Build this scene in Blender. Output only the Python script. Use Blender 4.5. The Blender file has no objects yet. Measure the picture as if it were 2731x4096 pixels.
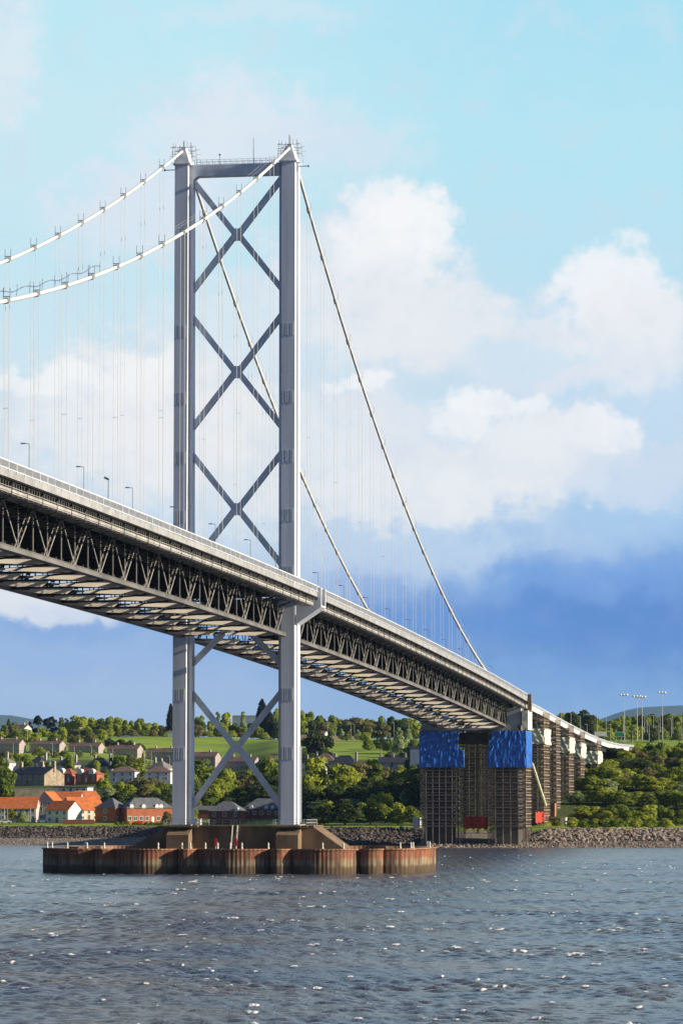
import bpy, math, random
import numpy as np
from mathutils import Vector, Matrix
random.seed(7); rng = np.random.default_rng(7)
PI = math.pi
scene = bpy.context.scene
COL = scene.collection

# ------------------------------------------------------------------ camera
CX, CY, CZ, YAW, PIT, ROL, FPX = 148.1561, -761.9841, 15.5353, 0.1628, 0.0799, -0.0006, 14356.16
PW, PH = 2731.0, 4096.0
cs, sn = math.cos(YAW), math.sin(YAW)
FW = np.array([-sn*math.cos(PIT), cs*math.cos(PIT), math.sin(PIT)])
RT = np.array([cs, sn, 0.0]); UP = np.cross(RT, FW)
R2 = RT*math.cos(ROL)+UP*math.sin(ROL); U2 = -RT*math.sin(ROL)+UP*math.cos(ROL)
FH = np.array([-sn, cs, 0.0]); CAM = np.array([CX, CY, CZ])
cam = bpy.data.cameras.new('camera'); camo = bpy.data.objects.new('camera', cam); COL.objects.link(camo)
camo.matrix_world = Matrix(((R2[0], U2[0], -FW[0], CX), (R2[1], U2[1], -FW[1], CY), (R2[2], U2[2], -FW[2], CZ), (0, 0, 0, 1)))
cam.sensor_fit = 'VERTICAL'; cam.sensor_height = 36; cam.sensor_width = 24; cam.lens = FPX/PH*36
cam.clip_start = 1; cam.clip_end = 60000
scene.camera = camo

def ray(px, py):
    v = FW+R2*(px-PW/2)/FPX+U2*(PH/2-py)/FPX
    return v/np.dot(v, FH)
def at(px, py, d):                       # point seen at photo pixel, d metres ahead
    return CAM+ray(px, py)*d
def un(px, py, ax, v):
    r = ray(px, py); return CAM+r*((v-CAM[ax])/r[ax])
def ground_xy(px, d):
    r = ray(px, 3198); p = CAM+r*d; return p[0], p[1]
def inv(x, y):
    rel = np.array([x-CX, y-CY, 0]); d = rel@FH; r = rel@RT
    return PW/2+FPX*r/d, d

# ------------------------------------------------------------------ mesh helpers
class MB:
    def __init__(s): s.v = []; s.f = []
    def quad(s, *p):
        n = len(s.v); s.v += [tuple(map(float, q)) for q in p]; s.f.append(tuple(range(n, n+len(p)))); return s
    def hexa(s, lo, hi):                 # two loops of equal length
        n = len(s.v); k = len(lo)
        s.v += [tuple(map(float, q)) for q in lo]+[tuple(map(float, q)) for q in hi]
        s.f.append(tuple(range(n+k-1, n-1, -1))); s.f.append(tuple(range(n+k, n+2*k)))
        for i in range(k):
            j = (i+1) % k; s.f.append((n+i, n+j, n+k+j, n+k+i))
        return s
    def box(s, x0, x1, y0, y1, z0, z1):
        return s.hexa([(x0, y0, z0), (x1, y0, z0), (x1, y1, z0), (x0, y1, z0)], [(x0, y0, z1), (x1, y0, z1), (x1, y1, z1), (x0, y1, z1)])
    def beam(s, a, b, w, h=None, up=(0, 0, 1)):
        h = h or w; a = np.array(a, float); b = np.array(b, float); d = b-a; L = np.linalg.norm(d)
        if L < 1e-6: return s
        d /= L; u = np.array(up, float)
        if abs(d@u) > .97: u = np.array([0, 1., 0])
        r = np.cross(d, u); r /= np.linalg.norm(r); u = np.cross(r, d)
        c = [(-w/2, -h/2), (w/2, -h/2), (w/2, h/2), (-w/2, h/2)]
        return s.hexa([a+r*i+u*j for i, j in c], [b+r*i+u*j for i, j in c])
    def tube(s, pts, r, n=8, caps=True, r2=None):
        pts = [np.array(p, float) for p in pts]; b0 = len(s.v); m = len(pts)
        for i, p in enumerate(pts):
            d = pts[min(i+1, m-1)]-pts[max(i-1, 0)]; d /= np.linalg.norm(d)
            u = np.array([0, 0, 1.]) if abs(d[2]) < .9 else np.array([0, 1., 0])
            a = np.cross(d, u); a /= np.linalg.norm(a); c = np.cross(a, d)
            rr = r if r2 is None else r+(r2-r)*i/(m-1)
            for k in range(n):
                t = 2*PI*k/n; s.v.append(tuple(p+a*rr*math.cos(t)+c*rr*math.sin(t)))
        for i in range(m-1):
            for k in range(n):
                k2 = (k+1) % n; s.f.append((b0+i*n+k, b0+i*n+k2, b0+(i+1)*n+k2, b0+(i+1)*n+k))
        if caps:
            s.f.append(tuple(range(b0+n-1, b0-1, -1))); s.f.append(tuple(range(b0+(m-1)*n, b0+m*n)))
        return s
    def lathe(s, prof, n=12, c=(0, 0, 0)):
        b0 = len(s.v)
        for r, z in prof:
            for k in range(n):
                t = 2*PI*k/n; s.v.append((c[0]+r*math.cos(t), c[1]+r*math.sin(t), c[2]+z))
        for i in range(len(prof)-1):
            for k in range(n):
                k2 = (k+1) % n; s.f.append((b0+i*n+k, b0+i*n+k2, b0+(i+1)*n+k2, b0+(i+1)*n+k))
        s.f.append(tuple(range(b0+n-1, b0-1, -1))); s.f.append(tuple(range(b0+(len(prof)-1)*n, b0+len(prof)*n)))
        return s
    def mesh(s, name):
        me = bpy.data.meshes.new(name); me.from_pydata(s.v, [], s.f); me.update(); return me

def tag(o, label=None, cat=None, group=None, kind=None):
    if label: o['label'] = label
    if cat: o['category'] = cat
    if group: o['group'] = group
    if kind: o['kind'] = kind
    return o
def obj(name, mb, mat, parent=None, label=None, cat=None, group=None, kind=None, smooth=False):
    me = mb.mesh(name) if isinstance(mb, MB) else mb
    if mat and not me.materials: me.materials.append(mat)
    if smooth:
        for p in me.polygons: p.use_smooth = True
    o = bpy.data.objects.new(name, me); COL.objects.link(o)
    if parent: o.parent = parent
    return tag(o, label, cat, group, kind)
def thing(name, label, cat, loc=(0, 0, 0), rz=0, group=None):
    o = bpy.data.objects.new(name, None); COL.objects.link(o); o.location = loc; o.rotation_euler = (0, 0, rz)
    o.empty_display_size = .5
    return tag(o, label, cat, group)
def dup(root, loc, rz=0, label=None, group=None, scale=None):
    r = root.copy(); COL.objects.link(r); r.location = loc; r.rotation_euler = (0, 0, rz)
    if scale: r.scale = scale
    if label: r['label'] = label
    if group: r['group'] = group
    for ch in list(root.children):
        c = ch.copy(); COL.objects.link(c); c.parent = r
        for g in ch.children:
            e = g.copy(); COL.objects.link(e); e.parent = c
    return r

# ------------------------------------------------------------------ materials
class NT:
    def __init__(s, nt): s.nt = nt
    def n(s, t, **kw):
        nd = s.nt.nodes.new(t)
        for k, v in kw.items(): setattr(nd, k, v)
        return nd
    def l(s, a, b): s.nt.links.new(a, b)
    def put(s, sock, v):
        if isinstance(v, (int, float)): sock.default_value = v
        elif isinstance(v, tuple): sock.default_value = v
        else: s.l(v, sock)
    def math(s, op, a, b=0.0, c=None, clamp=False):
        nd = s.n('ShaderNodeMath', operation=op, use_clamp=clamp); s.put(nd.inputs[0], a); s.put(nd.inputs[1], b)
        if c is not None: s.put(nd.inputs[2], c)
        return nd.outputs[0]
    def mix(s, f, a, b, mode='MIX'):
        nd = s.n('ShaderNodeMix', data_type='RGBA', blend_type=mode); s.put(nd.inputs[0], f)
        s.put(nd.inputs[6], a if not isinstance(a, tuple) else (*a[:3], 1)); s.put(nd.inputs[7], b if not isinstance(b, tuple) else (*b[:3], 1))
        return nd.outputs[2]
    def noise(s, vec, scale, detail=3, rough=.55):
        nd = s.n('ShaderNodeTexNoise'); nd.inputs['Scale'].default_value = scale; nd.inputs['Detail'].default_value = detail
        nd.inputs['Roughness'].default_value = rough
        if vec is not None: s.l(vec, nd.inputs['Vector'])
        return nd
    def mapr(s, v, a, b, c=0., d=1.):
        nd = s.n('ShaderNodeMapRange'); nd.interpolation_type = 'SMOOTHSTEP'; s.put(nd.inputs[0], v)
        nd.inputs[1].default_value = a; nd.inputs[2].default_value = b; nd.inputs[3].default_value = c; nd.inputs[4].default_value = d
        return nd.outputs[0]
def newmat(name):
    m = bpy.data.materials.new(name); m.use_nodes = True; t = NT(m.node_tree); b = m.node_tree.nodes['Principled BSDF']
    return m, t, b
def M(name, col, rough=.6, var=.25, scale=1., stretch=(1, 1, 1), col2=None, bump=0., metal=0., spec=.4, coords='Object'):
    m, t, b = newmat(name)
    tc = t.n('ShaderNodeTexCoord'); mp = t.n('ShaderNodeMapping'); mp.inputs['Scale'].default_value = stretch; t.l(tc.outputs[coords], mp.inputs[0])
    nz = t.noise(mp.outputs[0], scale, 4)
    f = t.mapr(nz.outputs[0], .3, .7)
    c2 = col2 or tuple(c*(1-var) for c in col); c1 = col if col2 else tuple(min(1, c*(1+var*.6)) for c in col)
    t.l(t.mix(f, c1, c2), b.inputs['Base Color'])
    b.inputs['Roughness'].default_value = rough; b.inputs['Metallic'].default_value = metal; b.inputs['Specular IOR Level'].default_value = spec
    if bump:
        bp = t.n('ShaderNodeBump'); bp.inputs['Strength'].default_value = 1; bp.inputs['Distance'].default_value = bump
        t.l(nz.outputs[0], bp.inputs['Height']); t.l(bp.outputs[0], b.inputs['Normal'])
    return m
mTower = M('tower_paint', (.61, .64, .70), .5, .14, .5, (1, 1, .06))
mBrace = M('brace_paint', (.64, .68, .74), .5, .15, .4)
mPad = M('access_panel_paint', (.58, .60, .63), .6, .15, 2.2, (1, 1, .05))
mCable = M('cable_paint', (.66, .655, .63), .5, .1, .3)
mClamp = M('clamp_paint', (.26, .275, .29), .6, .2, 1)
mRope = M('hanger_rope', (.50, .50, .49), .5, .1, .2)
mSteel = M('truss_steel', (.40, .375, .34), .6, .25, .25)
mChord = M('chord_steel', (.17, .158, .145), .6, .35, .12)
mUnder = M('underdeck_shade_steel', (.016, .015, .015), .8, .3, .3)  # near-black colour stands in for the shade below the deck
mGirder = M('girder_steel', (.70, .63, .53), .65, .1, .3)
mRail = M('railing_paint', (.76, .755, .74), .5, .08, .4)
mFascia = M('fascia_steel', (.34, .335, .325), .6, .22, .35, (1, 1, 1))
mRoad = M('asphalt', (.05, .05, .05), .9, .2, .5)
mPole = M('lamp_pole_metal', (.20, .22, .24), .5, .15, 1)
mPoleLight = M('galvanised_pole', (.50, .50, .48), .5, .15, 1)
mLampWhite = M('lamp_white', (.85, .83, .78), .4, .05, 1)
mWhite = M('white_paint', (.80, .79, .75), .5, .08, 1)
mConc = M('plinth_concrete', (.215, .145, .085), .9, .35, .35, (1, 1, .35), bump=.03)
mConcPale = M('pale_concrete', (.36, .35, .32), .85, .2, .3)
mCaisFill = M('caisson_fill', (.21, .165, .12), .95, .4, .6, bump=.1)
mRed = M('red_paint', (.62, .035, .02), .5, .15, 1)
mRedNet = M('red_netting', (.50, .045, .025), .7, .45, .5)
mTube = M('scaffold_tube', (.42, .33, .25), .6, .4, .35)
mTubeLit = M('scaffold_board', (.52, .43, .30), .7, .35, .8)
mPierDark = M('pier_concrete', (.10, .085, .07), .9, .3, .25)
mSheet = M('white_sheeting', (.74, .73, .56), .7, .12, .4, bump=.25)
mClad = M('grey_cladding', (.42, .45, .45), .6, .2, .3)
mRust = M('rusty_steel', (.30, .15, .08), .8, .4, .4)

def mat_tarp():
    m, t, b = newmat('blue_tarpaulin')
    tc = t.n('ShaderNodeTexCoord'); mp = t.n('ShaderNodeMapping'); mp.inputs['Scale'].default_value = (1, 1, .45); t.l(tc.outputs['Object'], mp.inputs[0])
    nz = t.noise(mp.outputs[0], .9, 3)
    t.l(t.mix(t.mapr(nz.outputs[0], .35, .65), (.042, .195, .66), (.02, .11, .50)), b.inputs['Base Color'])
    b.inputs['Roughness'].default_value = .24; b.inputs['Specular IOR Level'].default_value = .55
    bp = t.n('ShaderNodeBump'); bp.inputs['Distance'].default_value = .12; t.l(nz.outputs[0], bp.inputs['Height']); t.l(bp.outputs[0], b.inputs['Normal'])
    return m
mTarp = mat_tarp()

def mat_caisson():
    m, t, b = newmat('rusty_sheet_piling')
    ge = t.n('ShaderNodeNewGeometry'); sx = t.n('ShaderNodeSeparateXYZ'); t.l(ge.outputs['Position'], sx.inputs[0])
    mp = t.n('ShaderNodeMapping'); mp.inputs['Scale'].default_value = (1, 1, .12); t.l(ge.outputs['Position'], mp.inputs[0])
    nz = t.noise(mp.outputs[0], 1.5, 4); nz2 = t.noise(ge.outputs['Position'], .35, 3)
    z = t.math('ADD', sx.outputs[2], t.math('MULTIPLY', t.math('SUBTRACT', nz2.outputs[0], .5), 1.6))
    cr = t.n('ShaderNodeValToRGB'); e = cr.color_ramp.elements
    e[0].position = 0; e[0].color = (.075, .06, .04, 1); e[1].position = 1; e[1].color = (.17, .085, .055, 1)
    for p, c in [(.28, (.12, .085, .05)), (.40, (.30, .235, .15)), (.55, (.31, .225, .14)), (.66, (.30, .12, .065)), (.82, (.33, .115, .06))]:
        k = e.new(p); k.color = (*c, 1)
    t.l(t.math('DIVIDE', z, 5.2, clamp=True), cr.inputs[0])
    t.l(t.mix(t.mapr(nz.outputs[0], .35, .7), cr.outputs[0], (.10, .06, .04)), b.inputs['Base Color'])
    b.inputs['Roughness'].default_value = .85; b.inputs['Specular IOR Level'].default_value = .2
    return m
mCais = mat_caisson()

def mat_leaf(name, c1, c2):
    m, t, b = newmat(name)
    ge = t.n('ShaderNodeNewGeometry'); oi = t.n('ShaderNodeObjectInfo')
    nz = t.noise(ge.outputs['Position'], .30, 3)
    f = t.math('ADD', t.mapr(nz.outputs[0], .34, .66), t.math('MULTIPLY', t.math('SUBTRACT', oi.outputs['Random'], .5), .6), clamp=True)
    c = t.mix(f, c1, c2)
    t.l(c, b.inputs['Base Color']); b.inputs['Roughness'].default_value = .7; b.inputs['Specular IOR Level'].default_value = .15
    tr = t.n('ShaderNodeBsdfTranslucent'); t.l(c, tr.inputs[0])
    ms = t.n('ShaderNodeMixShader'); ms.inputs[0].default_value = .45
    out = m.node_tree.nodes['Material Output']; t.l(b.outputs[0], ms.inputs[1]); t.l(tr.outputs[0], ms.inputs[2]); t.l(ms.outputs[0], out.inputs[0])
    return m
LEAF = dict(
    light=mat_leaf('leaf_light_green', (.42, .45, .05), (.27, .33, .04)),
    mid=mat_leaf('leaf_green', (.25, .30, .038), (.14, .19, .026)),
    dark=mat_leaf('leaf_dark_green', (.085, .115, .028), (.048, .07, .02)),
    yellow=mat_leaf('leaf_yellow_green', (0.406, 0.434, 0.049), (0.280, 0.336, 0.042)),
    brown=mat_leaf('leaf_olive_brown', (0.266, 0.231, 0.091), (0.182, 0.175, 0.063)),
    pale=mat_leaf('leaf_pale_green', (0.378, 0.434, 0.196), (0.238, 0.308, 0.126)),
    pine=mat_leaf('needle_dark', (.03, .038, .028), (.018, .025, .02)),
    gold=mat_leaf('leaf_golden', (.38, .32, .02), (.27, .26, .02)))
mBark = M('bark', (.10, .075, .05), .9, .3, 1)

# ------------------------------------------------------------------ sun, world
SUN = np.array([1.0, -0.055, 0.345]); SUN /= np.linalg.norm(SUN)
sl = bpy.data.lights.new('sun', 'SUN'); sl.energy = 5.0; sl.angle = math.radians(.5); sl.color = (1.0, .89, .70)
so = bpy.data.objects.new('sun', sl); COL.objects.link(so); so.rotation_euler = Vector(SUN).to_track_quat('Z', 'Y').to_euler()

def build_world():
    w = bpy.data.worlds.new('World'); scene.world = w; w.use_nodes = True
    nt = w.node_tree; nt.nodes.clear(); t = NT(nt)
    out = t.n('ShaderNodeOutputWorld'); bg = t.n('ShaderNodeBackground'); bg.inputs[1].default_value = 1.0; t.l(bg.outputs[0], out.inputs[0])
    sky = t.n('ShaderNodeTexSky'); sky.sky_type = 'NISHITA'; sky.sun_disc = False
    sky.sun_elevation = math.asin(SUN[2]); sky.sun_rotation = math.atan2(SUN[0], SUN[1])
    base = t.mix(1.0, sky.outputs[0], (.036, .045, .064), 'MULTIPLY')
    tc = t.n('ShaderNodeTexCoord'); g = tc.outputs['Generated']
    def dot(v):
        nd = t.n('ShaderNodeVectorMath', operation='DOT_PRODUCT'); t.l(g, nd.inputs[0]); nd.inputs[1].default_value = v; return nd.outputs['Value']
    r, f, z = dot(tuple(RT)), dot(tuple(FH)), dot((0, 0, 1))
    fm = t.math('MAXIMUM', f, .05)
    # direction on the dome in degrees: azimuth to the right of the bridge view, elevation
    K = 57.2958
    u0 = t.math('MULTIPLY', t.math('DIVIDE', r, fm), K); v0 = t.math('MULTIPLY', t.math('DIVIDE', z, fm), K)
    cb = t.n('ShaderNodeCombineXYZ'); t.l(u0, cb.inputs[0]); t.l(v0, cb.inputs[1])
    n1 = t.noise(cb.outputs[0], 1.1, 6, .55); n2 = t.noise(cb.outputs[0], .42, 3, .5)
    s1 = t.n('ShaderNodeSeparateColor'); t.l(n1.outputs[1], s1.inputs[0]); s2 = t.n('ShaderNodeSeparateColor'); t.l(n2.outputs[1], s2.inputs[0])
    wk = t.mapr(v0, -.2, 5.0, .18, 1.0)
    def warp(x, a, b, k=1.0):
        a = t.math('ADD', t.math('MULTIPLY', t.math('SUBTRACT', a, .5), k), .5); b = t.math('ADD', t.math('MULTIPLY', t.math('SUBTRACT', b, .5), k), .5)
        x = t.math('ADD', x, t.math('MULTIPLY', t.math('SUBTRACT', a, .5), 1.25))
        return t.math('ADD', x, t.math('MULTIPLY', t.math('SUBTRACT', b, .5), 1.1))
    u = warp(u0, s1.outputs[0], s2.outputs[0]); v = warp(v0, s1.outputs[1], s2.outputs[1], wk)
    def lin(c): return tuple((x/255/12.92 if x/255 < .04045 else ((x/255+.055)/1.055)**2.4) for x in c)
    def D(x, y): return ((x-784)*K*1.7417/FPX, (1836-y)*K*1.7417/FPX)   # degrees
    def ramp(stops):
        cr = t.n('ShaderNodeValToRGB'); e = cr.color_ramp.elements; cr.color_ramp.interpolation = 'EASE'
        V0, V1 = -.5, 13.0
        pts = sorted(((D(0, y)[1]-V0)/(V1-V0), lin(c)) for y, c in stops)
        e[0].position = max(0, pts[0][0]); e[0].color = (*pts[0][1], 1); e[1].position = min(1, pts[-1][0]); e[1].color = (*pts[-1][1], 1)
        for p, c in pts[1:-1]:
            k = e.new(p); k.color = (*c, 1)
        t.l(t.math('DIVIDE', t.math('SUBTRACT', v, V0), V1-V0, clamp=True), cr.inputs[0]); return cr.outputs[0]
    left = ramp([(0, (190, 232, 244)), (300, (200, 234, 244)), (560, (198, 232, 243)), (800, (208, 232, 243)), (1050, (214, 230, 242)), (1250, (203, 224, 242)), (1380, (190, 210, 238)), (1440, (148, 181, 227)), (1510, (160, 188, 229)), (1600, (172, 197, 230)), (1700, (178, 202, 231))])
    right = ramp([(0, (172, 225, 242)), (300, (182, 229, 243)), (560, (188, 227, 242)), (760, (200, 225, 242)), (1000, (198, 222, 242)), (1180, (172, 206, 238)), (1300, (126, 168, 225)), (1420, (90, 138, 207)), (1520, (102, 149, 212)), (1600, (126, 168, 221)), (1700, (150, 182, 226))])
    uw = t.mapr(u, *[D(x, 0)[0] for x in (350, 1250)])
    c = t.mix(uw, left, right)
    def blob(c, x, y, rx, ry, col, amt=1., soft=.75):
        (a, b), kx, ky = D(x, y), rx*K*1.7417/FPX, ry*K*1.7417/FPX
        dx = t.math('DIVIDE', t.math('SUBTRACT', u, a), kx); dy = t.math('DIVIDE', t.math('SUBTRACT', v, b), ky)
        q = t.math('ADD', t.math('MULTIPLY', dx, dx), t.math('MULTIPLY', dy, dy))
        q = t.math('ADD', q, rag)
        return t.mix(t.mapr(q, 1.3, 1.3*(1-soft), 0, amt), c, lin(col))
    n3 = t.noise(cb.outputs[0], 2.6, 7, .62); rag = t.math('MULTIPLY', t.math('SUBTRACT', n3.outputs[0], .5), t.math('MULTIPLY', wk, 2.2))
    B = [  # soft veils first, then crisp heads
        (20, 130, 90, 200, (226, 236, 243), .75, 1), (520, 280, 270, 130, (226, 234, 243), .85, 1), (330, 470, 260, 140, (224, 232, 242), .8, 1), (760, 330, 260, 110, (216, 230, 242), .7, 1),
        (600, 20, 260, 40, (212, 230, 243), .6, 1),
        (560, 780, 260, 180, (226, 236, 243), .7, 1), (560, 1040, 420, 200, (234, 239, 242), .85, 1), (300, 930, 330, 190, (240, 241, 243), .9, .8),
        (820, 650, 230, 200, (232, 236, 242), .85, .9), (1010, 740, 250, 110, (236, 238, 242), .9, .9), (1440, 760, 260, 160, (233, 237, 243), .9, .9), (1180, 830, 330, 60, (226, 231, 240), .6, 1),
        (1010, 1090, 330, 130, (235, 239, 243), .9, .9), (1230, 1030, 240, 120, (236, 239, 243), .9, .8), (1480, 1090, 170, 80, (214, 226, 242), .8, 1), (900, 960, 200, 130, (232, 236, 242), .8, 1),
        (1290, 1250, 330, 70, (176, 203, 236), .6, 1), (900, 1260, 330, 80, (204, 222, 241), .7, 1),
        (1230, 800, 230, 42, (208, 231, 243), .7, 1), (1010, 875, 110, 60, (198, 224, 241), .7, 1), (735, 800, 100, 50, (205, 230, 243), .6, 1), (1040, 980, 120, 46, (212, 230, 243), .6, 1),
        (905, 540, 135, 130, (248, 248, 249), .9, .75), (930, 520, 80, 80, (251, 251, 251), .6, .8), (850, 700, 150, 120, (238, 240, 243), .7, .9), (1405, 640, 120, 105, (247, 248, 250), .85, .8), (1450, 730, 130, 90, (240, 241, 244), .8, .8),
        (1140, 905, 160, 40, (251, 251, 251), .85, .8), (1060, 950, 95, 54, (248, 249, 250), .75, .85), (1385, 985, 90, 44, (249, 249, 250), .8, .8), (1250, 985, 120, 60, (240, 242, 245), .8, .8),
        (830, 870, 90, 36, (250, 250, 250), .8, .7), (110, 850, 160, 54, (249, 250, 250), .85, .8), (330, 860, 130, 90, (248, 248, 248), .9, .7), (380, 1000, 210, 120, (243, 243, 244), .8, .9),
        (860, 1140, 300, 70, (238, 240, 243), .8, .9), (1080, 1120, 130, 60, (242, 243, 245), .8, .9),
        (1330, 1330, 330, 70, (112, 158, 224), .6, 1), (1400, 1440, 420, 70, (84, 134, 208), .6, 1), (1020, 1440, 300, 70, (98, 148, 217), .6, 1), (1300, 1545, 300, 26, (120, 164, 224), .6, 1),
        (60, 1390, 270, 46, (238, 240, 243), .9, .9), (230, 1405, 220, 28, (214, 224, 240), .7, 1), (250, 1445, 330, 24, (136, 171, 224), .5, 1), (120, 1510, 260, 30, (156, 186, 234), .5, 1), (560, 1470, 220, 60, (128, 170, 230), .5, 1)]
    for b in B: c = blob(c, *b)
    n5 = t.noise(cb.outputs[0], 1.0, 6, .6); c = t.mix(t.math('MULTIPLY', t.mapr(n5.outputs[0], .48, .72, 0, .38), t.mapr(v, D(0, 1350)[1], D(0, 1150)[1])), c, lin((212, 222, 236)))
    nf = t.noise(cb.outputs[0], 2.2, 5, .6)
    c = t.mix(t.mapr(nf.outputs[0], .45, .75, 0, .04), c, lin((246, 247, 250)))
    nd = t.n('ShaderNodeMix', data_type='RGBA', blend_type='MULTIPLY'); nd.inputs[0].default_value = 1
    t.l(c, nd.inputs[6]); nd.inputs[7].default_value = (SKYK, SKYK, SKYK, 1)
    mask = t.math('MULTIPLY', t.mapr(f, .55, .9), t.mapr(z, .42, .26))
    t.l(t.mix(mask, base, nd.outputs[2]), bg.inputs[0])
EXPO = 0.55; SKYK = 1/2**EXPO*1.02
build_world()
vs = scene.view_settings; vs.view_transform = 'Standard'; vs.look = 'None'; vs.exposure = EXPO; vs.gamma = 1; vs.use_curve_mapping = False
scene.cycles.max_bounces = 6; scene.cycles.diffuse_bounces = 2; scene.cycles.glossy_bounces = 2; scene.cycles.transparent_max_bounces = 4
scene.cycles.caustics_reflective = False; scene.cycles.caustics_refractive = False

# ================================================================== SUSPENSION BRIDGE
S = 18.29
def zc(y):                               # top of the truss bottom chord
    return 51.05+.0153*-y-1.9e-5*y*y if y < 0 else 50.85-.0186*y-2.4e-5*y*y
ZN = [149.52, 143.2, 137.16, 131.44, 125.94, 120.47, 115.49, 110.69, 106.09, 101.73, 97.64, 93.79, 90.25]
ZS = [147.07, 139.12, 131.54, 124.25, 117.54, 110.85, 104.51, 98.57, 93.0, 87.83, 82.83, 78.22, 73.69, 69.47, 65.95, 62.58, 59.44]
pm = np.polyfit([-.5]+[-(4.48+S*(k+1)) for k in range(13)], [157.3]+ZN, 3)
ps = np.polyfit([.5]+[4.48+S*(k+1) for k in range(17)], [157.3]+ZS, 3)
def cabz(y): return float(np.polyval(pm if y < 0 else ps, y))
bridge = thing('suspension_bridge', 'long grey suspension bridge with one cross braced tower and a deep truss deck', 'bridge')
NM, NS = 16, 22                           # bays left of and beyond the tower
TX = 11.2

# ---- tower
def leg_section(s, z, hd):
    m = hd-2.0
    p = [(-1.45, -hd), (1.45, -hd), (1.45, -m), (1.85, -m), (1.85, m), (1.45, m), (1.45, hd), (-1.45, hd), (-1.45, m), (-2.35, m), (-2.35, -m), (-1.45, -m)]
    p = [(s*(11.85+o), y, z) for o, y in p]
    return p if s > 0 else p[::-1]
legs = []
for s in (1, -1):
    mb = MB(); mb.hexa(leg_section(s, 10.2, 3.65), leg_section(s, 154, 2.95))
    lg = obj('tower_leg', mb, mTower, bridge); legs.append(lg)
    bp = MB().box(s*11.75-2.7, s*11.75+2.7, -4.2, 4.2, 10.0, 10.2); obj('base_plate', bp, mConcPale, lg)
    for z in (117, 102.3, 89.4, 76.6, 64.2, 38.0, 25.4):
        hd = 3.65-.7*(z-10.2)/143.8; pb = MB()
        pb.box(s*11.85-1.2, s*11.85+1.2, -hd-.05, -hd+.02, z-1.35, z+1.35)
        for k in range(5):
            x = s*11.85-1.1+.53*k+(.06 if k % 2 else -.05); pb.box(x-.05, x+.05, -hd-.085, -hd-.05, z-1.45+.2*(k % 2), z+1.3)
        obj('access_panel', pb, mPad, lg)
    # saddle housing, rails and cable-top scaffolding
    c = s*11.75
    sd = MB().hexa([(c-1.7, -3.0, 154), (c+1.7, -3.0, 154), (c+1.7, 3.0, 154), (c-1.7, 3.0, 154)], [(c-.6, -2.6, 157.2), (c+.7, -2.6, 157.2), (c+.7, 2.6, 157.2), (c-.6, 2.6, 157.2)])
    sd.box(c-1.95, c+1.95, -3.25, 3.25, 153.7, 154.0); sd.box(c-.5, c+.5, -1.2, 1.2, 157.2, 157.9)
    obj('saddle_housing', sd, mTower, lg)
    sf = MB(); r2 = random.Random(3+s)
    for ox, oy, h in [(-2.4, -2.2, 5.2), (-1.7, -2.6, 4.9), (-.9, -1.4, 4.7), (.3, -1.5, 6.0), (.45, .9, 6.0), (1.9, -1.6, 5.3), (2.5, 1.6, 5.0), (2.3, -2.4, 5.2), (-2.2, 2.0, 4.8), (1.2, 2.5, 4.6), (-1.2, .3, 5.2)]:
        lean = -.10*ox; sf.beam((c+ox, oy, 154.2), (c+ox+lean*1.5, oy, 153.4+h), .085)
        for q in range(3): sf.beam((c+ox-.5*r2.random(), oy, 155.6+q*1.05), (c+ox+.3+.5*r2.random(), oy, 155.6+q*1.05), .06)
    for zz in (156.2, 157.6): sf.beam((c-2.4, -2.1, zz), (c+2.4, -2.1, zz), .10); sf.beam((c-2.4, 2.1, zz), (c+2.4, 2.1, zz), .10)
    sf.beam((c-.1, -.5, 157.9), (c-.1, -.5, 160.0 if s > 0 else 159.2), .18)
    obj('saddle_scaffold', sf, mPoleLight, lg)
    sf = MB(); sf.beam((c+s*1.8, -1, 152.9), (c+s*4.2, -1, 152.9), .16); sf.box(c+s*4.2-.15, c+s*4.2+.15, -1.2, -.8, 152.7, 153.1)
    obj('side_arm', sf, mClamp, lg)
lad = MB()
for z in np.arange(11, 27, .8): lad.box(13.72, 13.85, 1.0, 2.2, z, z+.08)
lad.box(13.72, 13.9, 1.0, 1.12, 10.5, 27); lad.box(13.72, 13.9, 2.1, 2.22, 10.5, 27); obj('leg_ladder', lad, mPad, legs[0])
XB = 9.55
cb = MB().box(-XB, XB, -1.25, 1.25, 151.3, 153.8)
cb.hexa([(-XB, -1.25, 150.6), (-XB+.9, -1.25, 151.3), (-XB, -1.25, 151.3)], [(-XB, 1.25, 150.6), (-XB+.9, 1.25, 151.3), (-XB, 1.25, 151.3)])
beamo = obj('cross_beam', cb, mBrace, bridge)
rl = MB()
for y in (-1.15, 1.15):
    for z in (154.35, 154.9): rl.beam((-XB, y, z), (XB, y, z), .05)
    for x in np.linspace(-XB+.3, XB-.3, 15): rl.beam((x, y, 153.8), (x, y, 154.95), .07)
obj('beam_railing', rl, mClamp, beamo)
ms = MB().tube([(3.6, 0, 153.8), (3.6, 0, 159.6)], .07, 5); obj('aerial_mast', ms, mClamp, beamo)
ms = MB().tube([(-3.9, 0, 153.8), (-3.9, 0, 156)], .07, 5); ms.box(-4.1, -3.7, -.2, .2, 156, 156.3); obj('beacon_post', ms, mClamp, beamo)
def brace(a, b): obj('diagonal_brace', MB().beam((a[0], 0, a[1]), (b[0], 0, b[1]), 1.2, 1.2, up=(0, 0, 1)), mBrace, bridge)
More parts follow.
